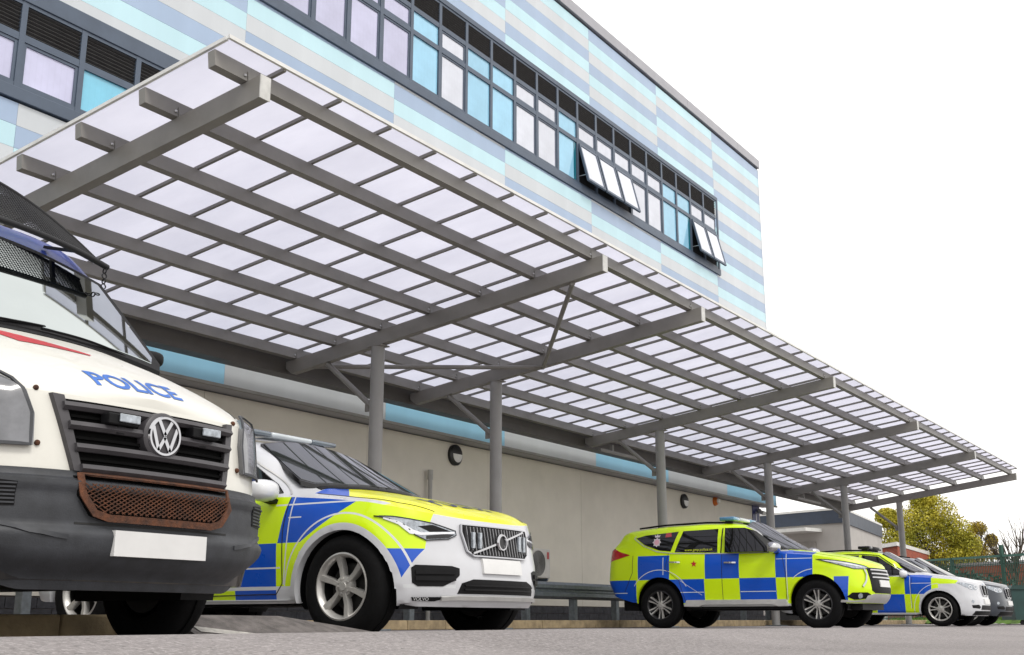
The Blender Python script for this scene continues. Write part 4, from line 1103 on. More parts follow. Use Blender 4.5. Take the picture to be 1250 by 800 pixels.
V.both(V.patch, 'running_light', [(-.50, .862), (-.40, .835), (-.30, .775), (-.24, .755), (.03, .768), (.03, .755), (-.24, .735), (-.32, .745), (-.40, .81), (-.50, .852)], LAMPW, kind=A_, off=.010, thick=.004, res=.04)
V.both(V.patch, 'lamp_projector', [(-.20, .733), (-.20, .708), (-.02, .722), (.03, .748), (-.05, .748)], GLOSSB, kind=A_, off=.010, thick=.004, res=.04)
V.both(V.patch, 'lamp_projector', [(-.26, .80), (-.17, .76), (.0, .77), (-.15, .812)], BLK, kind=A_, off=.009, thick=.003, res=.04)
V.decal_text('POLICE', .36, 'top', (.34, .0), mat('navy_lettering', (.01, .02, .10), .4), rot=R_(90), off=.004, bold=.006, sx=.62)
V.both(V.patch, 'sill_trim', [(-.52, .245), (-.50, .285), (-2.45, .285), (-2.45, .245)], SILV, off=.012, thick=.03, res=.2)

# ------------------------------------------------------------------ riot van
CREAM = (.68, .67, .615)
def liv_van(x, y, z, t): return mixcol(t, z < .44, CREAM, (.012, .012, .014))
def liv_van_lid(x, y, z, t):
    c = mixcol(t, (z > 2.20) & (x > -2.2) & (x < -.76), CREAM, (.005, .028, .22))
    return c
VGREY = mat('van_grey_plastic', (.036, .039, .046), .55, scale=9, var=.2, bmp=.12, bscale=120)
VGREY2 = mat('van_grille_plastic', (.060, .056, .062), .48, scale=9, var=.15)
RUST = mat('rusted_steel', (.115, .040, .016), .85, scale=22, var=.3, dark=(.04, .018, .011), bmp=.6, bscale=80)
vn = dict(xf=.965, xr=-4.75, x0=.30, x1=-4.4, nf=2.5, nr=4.0, wb=3.665, R=.352, Ra=.43, tw=.225, rim=.205, track=.955,
    zt=[(-4.8, 1.5), (-.6, 1.52), (-.15, 1.46), (.2, 1.31), (.5, 1.19), (.75, 1.115), (.97, 1.10)],
    zc=[(-4.8, 1.5), (-4.72, 2.4), (-4.6, 2.66), (-2.5, 2.72), (-1.7, 2.68), (-1.35, 2.62), (-1.10, 2.50), (-.93, 2.35), (-.22, 1.66), (-.12, 1.615), (.3, 1.455), (.6, 1.325), (.80, 1.225), (.88, 1.165), (.93, 1.115), (.97, 1.10)],
    zb=[(-4.8, .5), (-4, .42), (-.6, .40), (.4, .31), (1, .30)],
    ws=[(-4.8, .985), (-.6, .995), (.3, .985), (1, .95)],
    front=[(0, -.06), (.2, -.01), (.4, 0), (.6, -.012), (.85, -.045), (1, -.07)], rear=[(0, .05), (.3, 0), (1, 0)],
    side=[(0, .98), (.2, 1.0), (.8, 1.0), (1, .985)], doors=[(-.58, -1.82, .46)], bonnet=-.06, tum=.085, relax=3, spokes=8, spoke=[(0, .03, 0, .03, 1)], rim_mat=ALLOYD, ub=.30, sig=.035, boxy=1,
    paint=paint('van_cream_paint', liv_van, .32, .5, dirt=.35), paint_lid=paint('van_bonnet_paint', liv_van_lid, .3, .25, dirt=.25))
N = Vehicle('police_van', 'large off white police van with grey bumper and rusty lower grille guard', 'van', (3.57, 5.26, 0), vn)
ow_ = [(-.15, 0), (-.155, .5), (-.17, .90), (-.24, .955), (-.80, .90), (-.835, .45), (-.85, 0), (-.835, -.45), (-.80, -.90), (-.24, -.955), (-.17, -.90), (-.155, -.5)]
iw_ = [(-.18, 0), (-.185, .5), (-.205, .86), (-.26, .905), (-.76, .85), (-.795, .45), (-.81, 0), (-.795, -.45), (-.76, -.85), (-.26, -.905), (-.205, -.86), (-.185, -.5)]
N.windscreen(ow_, iw_, mat('van_windscreen', (.50, .545, .545), .025, 1.0, scale=2, var=.03), BLK)
N.patch('scuttle_grille', [(-.15, 0), (-.155, .5), (-.20, .80), (-.10, .80), (-.06, .5), (-.05, 0), (-.06, -.5), (-.10, -.80), (-.20, -.80), (-.155, -.5)], 'top', BLK, off=.005, thick=.012)
for a, c in (((-.12, -.55), (-.20, .12)), ((-.12, .05), (-.20, .70))): N.ribbon('wiper', [a, c], 'top', BLK, wd=.014, off=.03, h_=.012)
cab = [(-.60, 1.50), (-.66, 1.62), (-1.15, 2.18), (-1.75, 2.22), (-1.75, 1.5)]
N.both(N.patch, 'side_window', cab, GLASS, off=.004, thick=.02, res=.1, fit=2)
N.doors([[(-.58, .45), (-.55, 1.0), (-.56, 1.5)], [(-1.82, .45), (-1.82, 2.25)]])
N.handle(-1.70, 1.2)
N.ribbon('bonnet_gap', [(-.25, .90), (.2, .875), (.5, .80), (.70, .70)], 'top', SEAM, wd=.008, off=.0015, h_=.003); N.ribbon('bonnet_gap', [(-.25, -.90), (.2, -.875), (.5, -.80), (.70, -.70)], 'top', SEAM, wd=.008, off=.0015, h_=.003)
N.decal_text('POLICE', .112, 'front', (-.03, 1.215), mat('van_blue_lettering', (.015, .12, .48), .4), off=.003, bold=.003, sx=1.38)
N.patch('red_flash', [(-.02, -.42), (.30, -.34), (.36, .02), (.33, .05)], 'top', mat('red_decal', (.52, .012, .02), .35), off=.003, thick=0)
# grille
gpl = [(-.47, 1.085), (.47, 1.085), (.405, .765), (-.405, .765)]
G = N.patch('grille', gpl, 'front', mat('grille_void', (.004, .004, .004), .8, spec=.1), off=.004, thick=.02, res=.08)
for sg in (-1, 1):
    N.patch('grille_frame', [(sg * .475, 1.098), (sg * .525, 1.102), (sg * .435, .765), (sg * .40, .765)], 'front', VGREY2, off=.03, thick=.045, res=.06, parent=G, even=1)
sprof = [(-.020, -.03), (.016, -.03), (.018, .012), (.002, .028), (-.017, .018)]
for z, hw in ((1.05, .485), (.965, .462), (.868, .435), (.778, .41)):
    for a, c in (((-hw, -.085), (.085, hw)) if abs(z - .965) < .01 else ((-hw, hw),)) if False else ([(-hw, hw)] if z != .965 else [(-hw, -.08), (.08, hw)]):
        N.bar('grille_slat', [(a, z), (c, z)], 'front', VGREY2, .048, .06, off=.0, parent=G, prof=sprof)
for z in (1.01, .915, .822):
    N.bar('inner_slat', [(-.44, z), (.44, z)], 'front', mat('grille_void', (0, 0, 0)), .012, .012, off=.006, parent=G)
# round emblem: ring with a V over a W
px_, _ = N.hit('front', 0, .965); BX0 = px_.x + .062
MB_ = Matrix.Translation((BX0, 0, .965)) @ Matrix.Rotation(R_(-90), 4, 'Z')
bm = bmesh.new(); lathe(bm, [(.001, .004), (.098, .004), (.110, -.006), (.112, -.05), (.001, -.05)], MB_, 40); EM = bm_obj('emblem_base', bm, VGREY2, N.root, smooth=40)
bm = bmesh.new(); lathe(bm, [(.077, .006), (.080, .016), (.090, .016), (.094, .006), (.09, .001), (.08, .001)], MB_, 44, True); bm_obj('emblem_ring', bm, CHROME, EM, smooth=40)
def strokes(name, pts, wd, par):
    bm = bmesh.new()
    for (a, b_), (c, d_) in zip(pts, pts[1:]):
        L = math.hypot(c - a, d_ - b_); ux, uz = (c - a) / L, (d_ - b_) / L; nx, nz = -uz * wd / 2, ux * wd / 2; e = wd * .25
        q = [(a + nx - ux * e, b_ + nz - uz * e), (a - nx - ux * e, b_ - nz - uz * e), (c - nx + ux * e, d_ - nz + uz * e), (c + nx + ux * e, d_ + nz + uz * e)]
        A = [bm.verts.new((BX0 + .012, y_, .965 + z_)) for y_, z_ in q]; B = [bm.verts.new((BX0 + .005, y_, .965 + z_)) for y_, z_ in q]
        bm.faces.new(A); bm.faces.new(B[::-1])
        for i in range(4): bm.faces.new((A[i], B[i], B[(i + 1) % 4], A[(i + 1) % 4]))
    return bm_obj(name, bm, CHROME, par)
strokes('emblem_v', [(-.036, .069), (0, .008), (.036, .069)], .017, EM)
strokes('emblem_w', [(-.068, .036), (-.033, -.066), (0, -.008), (.033, -.066), (.068, .036)], .017, EM)
for yv in (-.225, .26):
    p, _ = N.hit('front', yv, 1.02)
    o = None
    bm = bmesh.new(); box(bm, p.x + .02, p.x + .085, yv - .085, yv + .075, .985, 1.035, bev=.006); o = bm_obj('strobe_light', bm, BLK, N.root)
    bm = bmesh.new(); box(bm, p.x + .086, p.x + .098, yv - .035, yv + .075, .998, 1.036, bev=.004); bm_obj('lens', bm, LAMPG, o)
    bm = bmesh.new(); box(bm, p.x + .03, p.x + .06, yv - .02, yv + .02, .95, .984); bm_obj('bracket', bm, BLK, o)
# bumper: a thicker skin over the lower front
bm = bmesh.new(); GB_ = []
kk = np.linspace(.845, 1.0, 30)
def bump_pt(k, f, sg):
    # f 0 bottom .. 1 top
    zt_ = .765; zb_ = .265; z = zb_ + (zt_ - zb_) * f
    x, y, _ = N.ring_pt(k, max(0, min(1, (z - .30) / .80)))
    off = .045 if .15 < f < .93 else (.035 if f <= .15 else .02)
    if f <= .3: off -= .05 * (1 - f / .3)
    nx = smooth01(x, .3, .9); ny = 1 - nx * .8
    off += .03 * (1 - smooth01(f, .46, .54)) * smooth01(f, .12, .25)
    off += .012 * smooth01(f, .80, .86) * (1 - smooth01(f, .92, .96))
    lift = 0
    if f < .05: z += .18 * smooth01(abs(y), .55, .98)
    elif f < .45: z += .18 * smooth01(abs(y), .55, .98) * (1 - f / .45)
    return (x + off * nx, sg * (y + off * ny * (1 if y > .05 else 0)), z)
for sg in (1, -1):
    cols = [[bm.verts.new(bump_pt(k, f, sg)) for f in np.linspace(0, 1, 34)] for k in kk]
    for a, c in zip(cols, cols[1:]):
        for j in range(33): bm.faces.new((a[j], c[j], c[j + 1], a[j + 1]) if sg > 0 else (a[j + 1], c[j + 1], c[j], a[j]))
bmesh.ops.remove_doubles(bm, verts=bm.verts, dist=.001)
es = [e for e in bm.edges if e.is_boundary]; ret = bmesh.ops.extrude_edge_only(bm, edges=es)
for v in [g for g in ret['geom'] if isinstance(g, bmesh.types.BMVert)]: v.co.x -= .05; v.co.y *= .95
bmp_ = BVHTree.FromBMesh(bm); BMP = bm_obj('bumper', bm, VGREY, N.root, smooth=38)
body_bvh = N.bvh; N.bvh = bmp_
p, n_ = N.hit('front', 0, .465); bm = bmesh.new(); box(bm, p.x - .02, p.x + .004, -.26, .26, .408, .518); bm_obj('number_plate', bm, PLT, N.root)
rf = [(-.435, .742), (.435, .742), (.43, .66), (.37, .575), (.30, .555), (-.30, .555), (-.37, .575), (-.43, .66)]
RG = N.patch('grille_guard', rf, 'front', mat('grille_void', (0, 0, 0)), off=.006, thick=.01, res=.08)
N.ribbon('guard_frame', [(a * .96, .652 + (b_ - .652) * .86) for a, b_ in rf], 'front', RUST, wd=.032, off=.024, h_=.008, closed=True, parent=RG)
bm = bmesh.new()
def inside(a, b_):
    if not .57 < b_ < .73: return False
    return abs(a) < np.interp(b_, [.57, .60, .66, .74], [.31, .36, .415, .42])
for sgn in (1, -1):
    for k in range(-32, 33):
        a0 = k * .031; seg = []
        for q in np.linspace(0, 1, 9):
            b_ = .57 + .16 * q; a = a0 + sgn * (b_ - .65) * 1.7
            if inside(a, b_):
                p, n_ = N.hit('front', a, b_); seg.append(p + Vector((.018 + .002 * sgn, 0, 0)))
        if len(seg) > 1: sweep(bm, seg, rect(.0045, .004), up=(1, 0, 0))
tag(bm_obj('expanded_mesh', bm, RUST, RG), kind='stuff')
for sg in (-1, 1):
    vt = N.patch('bumper_vent', [(sg * .67, .60), (sg * .67, .70), (sg * .80, .71), (sg * .84, .69), (sg * .84, .61), (sg * .80, .595)], 'front', BLK, off=.003, thick=.008, res=.06)
    for z in np.arange(.612, .70, .016): N.bar('vent_slat', [(sg * .675, z), (sg * .83, z)], 'front', VGREY, .007, .008, off=.002, parent=vt)
    N.ribbon('bumper_crease', [(sg * .47, .48), (sg * .62, .50), (sg * .80, .545), (sg * .90, .56)], 'front', VGREY, wd=.02, off=.0, h_=.012)
N.patch('bumper_gap', [(-.43, .535), (.43, .535), (.43, .545), (-.43, .545)], 'front', SEAM, off=.002, thick=.003)
N.bvh = body_bvh
# lamp guards
for sg in (-1, 1):
    hp = [(sg * .605, .86), (sg * .60, 1.00), (sg * .63, 1.10), (sg * .70, 1.165), (sg * .80, 1.175), (sg * .88, 1.12), (sg * .90, .90), (sg * .86, .86)]
    H_ = N.patch('headlight', hp, 'front', mat('scratched_lamp_cover', (.17, .175, .19), .22, scale=7, var=.2, coat=.6), off=.032, thick=.05, res=.05, even=1)
    N.ribbon('cover_rim', hp, 'front', VGREY, wd=.014, off=.026, h_=.010, closed=True, parent=H_)
    for z in (.875, 1.12):
        p, n_ = N.hit('front', sg * .575, z); bm = bmesh.new(); bmesh.ops.create_uvsphere(bm, u_segments=10, v_segments=6, radius=.013, matrix=Matrix.Translation(p + Vector((.005, 0, 0)))); bm_obj('cover_bolt', bm, RUST, H_, smooth=60)
# hinged windscreen guard raised over the cab
GM = mat('guard_black_steel', (.012, .012, .014), .5, scale=20, spec=.3)
def low_e(u_): q = (u_ / .86) ** 2; return Vector((.97 - (1.60 + .06 * q), u_, 2.365 - .075 * q))
def top_e(u_): q = (u_ / .86) ** 2; return Vector((.97 - (1.98 - .20 * q), u_, 2.76 - .40 * q))
us = np.linspace(-.86, .86, 25)
bm = bmesh.new(); sweep(bm, [low_e(u_) for u_ in us], circ(.019, 10)); WG = bm_obj('windscreen_guard', bm, GM, N.root, smooth=50)
bm = bmesh.new(); sweep(bm, [top_e(u_) for u_ in us], circ(.014, 8)); bm_obj('guard_top_tube', bm, GM, WG, smooth=50)
bm = bmesh.new()
for k in range(76):
    u_ = -.85 + 1.7 * k / 75; sweep(bm, [low_e(u_), top_e(u_)], rect(.0055, .004), up=(1, 0, 0))
for j in range(1, 24):
    f = j / 24; sweep(bm, [low_e(u_).lerp(top_e(u_), f) for u_ in us], rect(.005, .004), up=(1, 0, .3))
tag(bm_obj('guard_mesh', bm, GM, WG), kind='stuff')
for u_ in (-.62, .62):
    a = low_e(u_); bm = bmesh.new(); p, n_ = N.hit('top', -1.0, u_); sweep(bm, [a, (p.x, u_, p.z + .02)], rect(.03, .018)); bm_obj('guard_hinge', bm, GM, WG)
for u_ in (-.84, .84):
    a = low_e(u_); bm = bmesh.new()
    for k in range(4):
        M = Matrix.Translation(a + Vector((0, 0, -.03 - .034 * k))) @ Matrix.Rotation(R_(90 * (k % 2)), 4, 'Z'); lathe(bm, [(.013, -.003), (.019, -.003), (.019, .003), (.013, .003)], M, 12, True)
    bm_obj('guard_chain', bm, GM, WG)
bm = bmesh.new(); sweep(bm, [(-.55 + .09 * 0 - .16, u_, 2.16) for u_ in (-.5, .5)], rect(.03, .02)); bm.free()
N.mirror(-.50, .98, 1.72, BLK, .6)

# ------------------------------------------------------------------ yellow and blue off-roader
def liv_shog(x, y, z, t):
    r0 = dist(x, z, 0, .388); r1 = dist(x, z, -2.8, .388)
    c = mixcol(t, z < .40, YEL, (.52, .53, .53))
    side = y.abs() > .6
    up = between(z, .82, 1.235)
    blu = (up & (between(x, -3.22, -2.60) | between(x, -1.93, -1.31) | between(x, -.67, -.04))) \
        | (between(z, .42, .82) & ((x < -3.26) | between(x, -2.62, -1.95) | between(x, -1.31, -.67) | ((x > .30) & (x < .52 - (.8 - z) * .1))))
    c = mixcol(t, blu & side, c, BLU)
    ln = (near(r0, .56, .006) & between(x, -.62, -.05) & (z > .8)) | (near(r1, .60, .006) & between(x, -3.3, -2.2) & (z > .7)) | (near(z, .60, .006) & (between(x, -1.3, -.68) | between(x, -2.42, -1.96) | (x < -3.45))) \
        | (near(z, 1.12, .005) & between(x, -.66, -.05)) | (near(x, -.48, .006) & between(z, .45, 1.2)) | (near(x, -2.72, .007) & between(z, .9, 1.2)) | (near(x + z * .9, -2.55, .007) & between(z, .5, .8) & (x < -3.3)) | (near(x + z * 1.6, -1.12 , .006) & between(x, -2.4, -2.0) & between(z,.5,.82))
    return mixcol(t, ln & side, c, (.62, .66, .62))
def liv_shog_lid(x, y, z, t):
    c = mixcol(t, (x > -.72) & (x < -.04 + (z - 1.2) * .2) & (y.abs() > .62) & (z < 1.27), YEL, BLU)
    return c
sg_ = dict(xf=.86, xr=-3.96, x0=.15, x1=-3.45, nf=2.7, nr=4.0, wb=2.8, R=.388, Ra=.455, tw=.255, rim=.243, track=.90, flare=.018, archup=.02,
    zt=[(-3.9, 1.36), (-3.3, 1.32), (-2.8, 1.285), (-1.5, 1.235), (-.6, 1.215), (0, 1.165), (.4, 1.09), (.65, 1.02), (.86, .98)],
    zc=[(-3.9, 1.36), (-3.82, 1.5), (-3.68, 1.64), (-3.5, 1.71), (-2.8, 1.775), (-2.0, 1.795), (-1.5, 1.775), (-1.2, 1.72), (-.55, 1.33), (-.42, 1.285), (0, 1.24), (.4, 1.165), (.68, 1.07), (.86, .985)],
    zb=[(-3.9, .60), (-3.5, .48), (-3.2, .40), (-2.3, .36), (-.5, .36), (.4, .39), (.9, .405)],
    ws=[(-3.9, .82), (-3.3, .885), (-2.5, .905), (-.6, .905), (.2, .90), (.9, .86)],
    front=[(0, -.12), (.15, -.03), (.35, 0), (.6, -.02), (.9, -.06), (1, -.08)], rear=[(0, .12), (.25, 0), (.6, .03), (1, .07)],
    side=[(0, .965), (.2, .985), (.5, 1.0), (.8, .995), (1, .955)], doors=[(-.50, -1.62, .45), (-1.62, -2.62, .45)], bonnet=-.42, tum=.30, hoodline=.012, spokes=6, chrome_handles=1, ub=.30,
    spoke=[(-.20, .010, -.16, .015, 0), (.20, .010, .16, .015, 0), (0, .012, 0, .02, 1)], spin=.5, rim_mat2=ALLOYD, ring_mi=1,
    paint=paint('yellow_blue_livery', liv_shog, dirt=.05), paint_lid=paint('yellow_blue_livery_top', liv_shog_lid))
S = Vehicle('police_off_roader', 'yellow and blue chequered police off roader with red star on its rear door', 'car', (19.6, 6.39, 0), sg_)
sw_ = [(-.44, 0), (-.46, .40), (-.54, .68), (-.62, .73), (-1.20, .61), (-1.25, .3), (-1.26, 0), (-1.25, -.3), (-1.20, -.61), (-.62, -.73), (-.54, -.68), (-.46, -.40)]
S.windscreen([(a + (.015 if a > -.8 else -.02), b_ * 1.02) for a, b_ in sw_], sw_, SCREEN, GLOSSB)
S.both(S.ribbon, 'windscreen_pillar', [(-.50, .70), (-.60, .765), (-1.22, .64), (-1.28, .3), (-1.285, 0)], mat('pillar_silver', (.5, .51, .5), .3, coat=.5), kind='top', wd=.05, off=.004, h_=.012)
qw = [(-3.28, 1.555), (-3.10, 1.60), (-2.46, 1.645), (-2.58, 1.30), (-2.80, 1.325), (-3.10, 1.43)]
w2 = [(-2.37, 1.65), (-1.72, 1.665), (-1.70, 1.255), (-2.50, 1.285)]
w1 = [(-1.55, 1.665), (-1.22, 1.66), (-1.04, 1.60), (-.62, 1.28), (-.62, 1.24), (-1.55, 1.25)]
WIN = [S.both(S.patch, 'side_window', p, GLASS, off=.003, thick=.02, res=.08, fit=2) for p in (qw, w2, w1)]
S.both(S.ribbon, 'window_trim', [(-.60, 1.225), (-1.6, 1.235), (-2.55, 1.265), (-2.85, 1.305), (-3.12, 1.415), (-3.32, 1.55), (-3.28, 1.59)], SILV, wd=.014, off=.006)
S.both(S.ribbon, 'door_pillar', [(-1.635, 1.24), (-1.635, 1.67)], GLOSSB, wd=.02, off=.004)
S.doors([[(-.50, .42), (-.50, .9), (-.56, 1.22)], [(-1.62, .40), (-1.62, 1.235)], [(-2.30, .42), (-2.42, .8), (-2.68, 1.0), (-2.62, 1.27)], [(-3.5, .62), (-3.33, .95), (-3.32, 1.25)]])
S.handle(-1.47, 1.08); S.handle(-2.50, 1.11)
S.mirror(-.66, .86, 1.30, CHROME, 1.1)
S.lightbar(-1.65, .52, LBLUE, LCLR)
S.both(S.ribbon, 'roof_rail', [(-1.5, .60), (-2.4, .61), (-3.3, .58)], BLK, kind='top', wd=.03, off=.03, h_=.03)
for sg in (-1, 1):
    bm = bmesh.new(); prism(bm, [(-.46, .36), (-.50, .47), (-2.28, .47), (-2.33, .36), (-2.05, .355), (-1.95, .40), (-.75, .40), (-.65, .355)], sg * .80, sg * .935); bmesh.ops.bevel(bm, geom=list(bm.edges), offset=.008, segments=2, affect='EDGES'); bm_obj('side_step', bm, SILV, S.root, smooth=40)
S.both(S.patch, 'tail_lamp', [(-3.92, 1.13), (-3.89, 1.24), (-3.74, 1.39), (-3.58, 1.32), (-3.38, 1.26), (-3.60, 1.20)], REDL, off=.006, thick=.015)
S.patch('red_star', [(-2.13 + (.062 if k % 2 == 0 else .026) * math.sin(k * math.pi / 5), 1.075 + (.062 if k % 2 == 0 else .026) * math.cos(k * math.pi / 5)) for k in range(10)], 'right', mat('red_decal', (0, 0, 0)), off=.003, thick=0)
# crest and web address on the glass
wb_ = S.bvh; dg = bpy.context.evaluated_depsgraph_get()
def glass_bvh(objs):
    bm = bmesh.new()
    for o in objs: bm.from_mesh(o.data)
    t_ = BVHTree.FromBMesh(bm); return t_
S.bvh = glass_bvh([w_[0] for w_ in WIN] + [w_[1] for w_ in WIN])
PINK = mat('crest_pink', (.72, .40, .46), .5); PALE = mat('crest_pale', (.66, .62, .64), .5)
cx_, cz_ = -2.86, 1.47
S.patch('crest', [(cx_ + (.085 if k % 2 == 0 else .062) * math.sin(k * math.pi / 8), cz_ + (.085 if k % 2 == 0 else .062) * math.cos(k * math.pi / 8)) for k in range(16)], 'right', PALE, off=.003, thick=0)
S.patch('crest_centre', [(cx_ + .048 * math.sin(k * math.pi / 8), cz_ + .048 * math.cos(k * math.pi / 8)) for k in range(16)], 'right', PINK, off=.005, thick=0)
S.patch('crest_crown', [(cx_ - .045, cz_ + .088), (cx_ + .045, cz_ + .088), (cx_ + .055, cz_ + .13), (cx_ + .02, cz_ + .115), (cx_, cz_ + .145), (cx_ - .02, cz_ + .115), (cx_ - .055, cz_ + .13)], 'right', PALE, off=.004, thick=0)
S.patch('red_sticker', [(-2.70, 1.55), (-2.58, 1.56), (-2.60, 1.63), (-2.70, 1.625)], 'right', REDL, off=.004, thick=0)
S.decal_text('www.gmp.police.uk', .066, 'right', (-2.05, 1.315), mat('yellow_lettering', (.55, .6, .03), .5), off=.003)
S.bvh = wb_
A2 = R_(-40)
hl = [(-.66, 1.10), (-.52, 1.085), (-.22, 1.03), (.02, .985), (.10, .96), (.02, .935), (-.20, .935), (-.34, .975), (-.52, 1.04)]
S.both(S.patch, 'headlight', hl, LAMPG, kind=A2, off=.006, thick=.015, res=.05)
S.both(S.ribbon, 'headlight_edge', hl, GLOSSB, kind=A2, wd=.01, off=.007, closed=True, h_=.006)
S.both(S.patch, 'running_light', [(-.60, 1.085), (-.3, 1.03), (-.05, .975), (-.05, .962), (-.3, 1.005), (-.55, 1.06)], LAMPW, kind=A2, off=.010, thick=.004)
S.both(S.ribbon, 'chrome_wing', [(-.02, .93), (.01, .85), (-.02, .74), (-.09, .66)], CHROME, kind=A2, wd=.03, off=.015, h_=.02)
S.patch('grille', [(-.54, .96), (.54, .96), (.52, .60), (.42, .56), (-.42, .56), (-.52, .60)], 'front', BLK, off=.006, thick=.02)
for z in (.93, .87, .81): S.bar('grille_bar', [(-.48, z), (.48, z)], 'front', CHROME, .022, .02, off=.005)
S.patch('number_plate', [(-.26, .66), (.26, .66), (.26, .77), (-.26, .77)], 'front', PLT, off=.025, thick=.03, res=.1, even=1)
S.both(S.patch, 'fog_pod', [(-.34, .50), (-.26, .565), (.0, .57), (.10, .53), (.02, .475), (-.22, .455)], BLK, kind=A2, off=.008, thick=.02)
S.both(S.patch, 'fog_lamp', [(-.13 + .04 * math.cos(k * .524), .515 + .04 * math.sin(k * .524)) for k in range(12)], LAMPG, kind=A2, off=.014, thick=.01)
S.patch('skid_plate', [(-.62, .415), (.62, .415), (.60, .52), (.45, .55), (-.45, .55), (-.60, .52)], 'front', SILV, off=.012, thick=.03)
S.both(S.patch, 'skid_corner', [(-.42, .415), (-.40, .455), (-.22, .445), (.02, .465), (.12, .50), (.2, .42)], SILV, kind=A2, off=.012, thick=.03)
S.ribbon('bonnet_gap', [(-.40, -.74), (.2, -.72), (.55, -.62)], 'top', SEAM, wd=.008, off=.0015, h_=.003)

# ------------------------------------------------------------------ two estate SUVs with twin grilles
def liv_bmw(x, y, z, t):
    r0 = dist(x, z, 0, .377); out = r0 > .46; side = y.abs() > .55; c = WHT
    up = between(z, .71, 1.12)
    ye = (up & (between(x, -1.35, -.74) | between(x, -.15, .42 + (z - 1.0) * .6)) & ((x < .0) | (z > .93))) | (between(z, .30, .71) & (between(x, -.76, -.42) | between(x, -2.0, -1.4)))
    bl_ = (up & (between(x, -.74, -.15) | between(x, -2.0, -1.35))) | (between(z, .30, .71) & between(x, -1.4, -.76))
    c = mixcol(t, ye & side & out, c, YEL); c = mixcol(t, bl_ & side & out, c, BLU)
    ln = (near(r0, .56, .006) & between(x, -.6, 0)) | (near(x, -.62, .006) & between(z, .4, 1.1)) | (near(z, .95, .006) & between(x, -.6, -.15))
    return mixcol(t, ln & side & out, c, (.62, .64, .66))
def liv_bmw_lid(x, y, z, t):
    c = mixcol(t, (z > 1.3) & (y.abs() > .5), WHT, YEL)
    return mixcol(t, (x < -.15) & (z < 1.14) & (y.abs() > .74) & (x > -.74), c, BLU)
bw_ = dict(xc); bw_.update(xf=.83, wb=2.933, xr=-4.0, nf=2.9, archup=-.03, bonnet=-.40, R=.377, rim=.253, Ra=.435, hoodline=.02,
    zt=[(-4.1, 1.18), (-3.2, 1.15), (-1.5, 1.12), (-.6, 1.10), (-.2, 1.07), (.2, 1.035), (.5, .99), (.70, .955), (.83, .93)],
    zc=[(-4.1, 1.16), (-4.0, 1.3), (-3.8, 1.56), (-3.5, 1.68), (-3.0, 1.73), (-2.2, 1.755), (-1.7, 1.74), (-1.35, 1.69), (-.55, 1.25), (-.40, 1.20), (0, 1.14), (.35, 1.09), (.6, 1.03), (.74, .98), (.83, .935)],
    spokes=5, spoke=[(-.16, .016, -.20, .013, 0), (.16, .016, .20, .013, 0)], spin=.1)
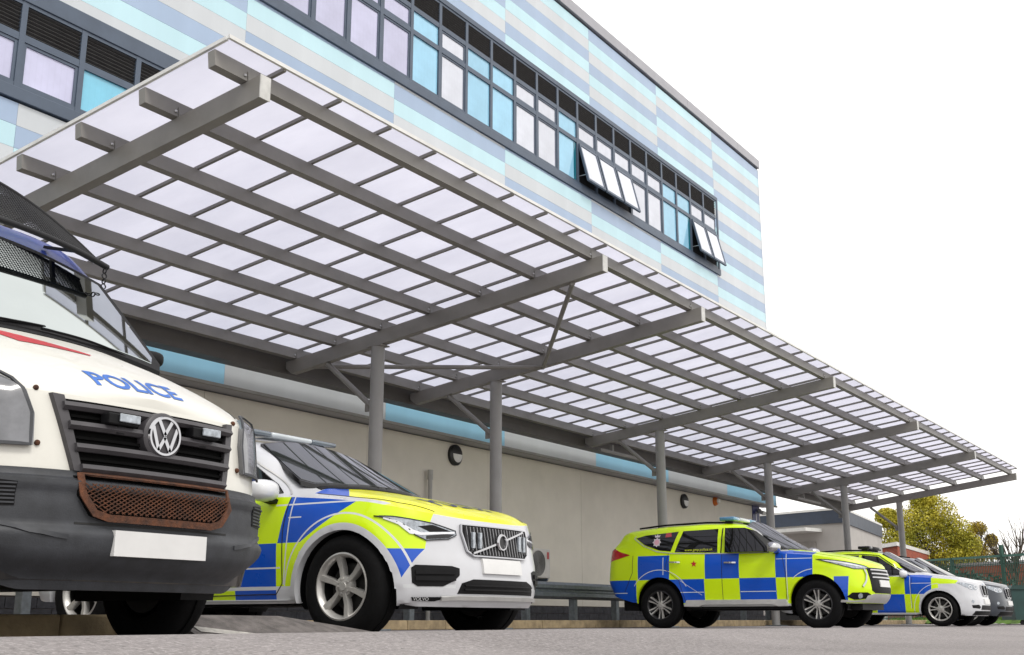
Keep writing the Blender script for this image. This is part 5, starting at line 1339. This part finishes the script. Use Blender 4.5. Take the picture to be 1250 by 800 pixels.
def suv(name, label, loc, pm, pl, dark=False):
    P_ = dict(bw_); P_['paint'] = pm; P_['paint_lid'] = pl
    B = Vehicle(name, label, 'car', loc, P_)
    sw_ = [(-.47, 0), (-.49, .40), (-.57, .70), (-.66, .755), (-1.26, .60), (-1.29, .3), (-1.30, 0), (-1.29, -.3), (-1.26, -.60), (-.66, -.755), (-.57, -.70), (-.49, -.40)]
    B.windscreen([(a + (.015 if a > -.8 else -.02), b_ * 1.02) for a, b_ in sw_], sw_, SCREEN, GLOSSB)
    for p in ([(-.72, 1.135), (-.80, 1.21), (-1.35, 1.58), (-1.72, 1.62), (-1.72, 1.14)], [(-1.80, 1.14), (-1.80, 1.62), (-2.55, 1.61), (-2.80, 1.52), (-2.78, 1.16)], [(-2.86, 1.17), (-2.9, 1.5), (-3.4, 1.42), (-3.3, 1.2)]):
        B.both(B.patch, 'side_window', p, GLASS, off=.003, thick=.02, res=.1, fit=2)
    B.both(B.ribbon, 'window_trim', [(-.62, 1.11), (-1.34, 1.605), (-1.8, 1.645), (-2.6, 1.63), (-3.4, 1.45)], GLOSSB, wd=.02, off=.006)
    B.doors([[(-.60, .40), (-.61, .8), (-.57, 1.09)], [(-1.74, .30), (-1.74, 1.13)]])
    B.handle(-1.60, .96); B.mirror(-.74, .93, 1.16, MIRC if not dark else pm)
    B.both(B.ribbon, 'roof_rail', [(-1.4, .58), (-2.4, .60), (-3.3, .57)], BLK, kind='top', wd=.03, off=.03, h_=.03)
    for sg in (-1, 1):
        kp = [(sg * .03, .67), (sg * .03, .88), (sg * .07, .905), (sg * .24, .90), (sg * .27, .85), (sg * .23, .69), (sg * .19, .66)]
        K = B.patch('kidney_grille', kp, 'front', GLOSSB, off=.008, thick=.02)
        B.ribbon('grille_surround', kp, 'front', CHROME, wd=.02, off=.018, closed=True, h_=.02, parent=K)
        for q in range(5): B.bar('grille_slat', [(sg * (.065 + q * .036), .69), (sg * (.065 + q * .036), .885)], 'front', BLK, .01, .02, off=.008, parent=K)
    A3 = R_(-36); hl = [(-.52, .955), (-.40, .955), (-.15, .915), (.04, .885), (.07, .83), (-.02, .79), (-.2, .795), (-.36, .86)]
    B.both(B.patch, 'headlight', hl, LAMPG, kind=A3, off=.006, thick=.014, res=.05)
    for a in (-.22, -.06): B.both(B.ribbon, 'lamp_ring', [(a + .045 * math.cos(k * .524), .85 + .033 * math.sin(k * .524)) for k in range(12)], LAMPW, kind=A3, wd=.014, off=.012, closed=True)
    B.both(B.patch, 'side_intake', [(-.22, .40), (-.24, .46), (-.02, .47), (.05, .42), (.0, .385)], BLK, kind=A3, off=.005, thick=.012)
    B.both(B.patch, 'fog_lamp', [(-.2 + .04 * math.cos(k * .524), .54 + .035 * math.sin(k * .524)) for k in range(12)], LAMPG, kind=A3, off=.006, thick=.01)
    B.patch('lower_intake', [(-.48, .36), (.48, .36), (.44, .46), (-.44, .46)], 'front', BLK, off=.005, thick=.012)
    B.patch('front_skirt', [(-.72, .245), (.72, .245), (.68, .335), (-.68, .335)], 'front', BLK, off=.008, thick=.02)
    B.both(B.patch, 'sill', [(-.50, .25), (-.50, .33), (-2.42, .33), (-2.42, .25)], BLK, off=.01, thick=.03, res=.2)
    p = B.patch('number_plate', [(-.26, .49), (.26, .49), (.26, .60), (-.26, .60)], 'front', PLT, off=.022, thick=.03, res=.1, even=1)
    p, n_ = B.hit('front', 0, .90); bm = bmesh.new(); lathe(bm, [(.001, .006), (.04, .006), (.043, 0), (.001, -.005)], Matrix.Translation(p + Vector((.006, 0, 0))) @ Matrix.Rotation(R_(-90), 4, 'Z'), 20); bm_obj('badge', bm, mat('roundel_blue', (.06, .16, .36), .3), B.root, smooth=40)
    return B
B1 = suv('police_suv', 'white police car with yellow and blue squares on its door and wing, twin rounded grille', (28.5, 6.6, 0), paint('white_chequer_livery', liv_bmw, dirt=.15), paint('white_chequer_livery_top', liv_bmw_lid))
B1.lightbar(-1.75, .5, GLOSSB, BLK)
grey_p = paint('slate_grey_paint', lambda x, y, z, t: (.045, .052, .065)); sheen_p = paint('slate_grey_painted_sheen', lambda x, y, z, t: (.20, .21, .23))  # second paint, for bonnet and roof, has reflections put into its colour
B2 = suv('grey_suv', 'unmarked dark grey car with pale reflections painted on its bonnet, parked beyond the white chequered one', (31.7, 6.7, 0), grey_p, sheen_p, True)
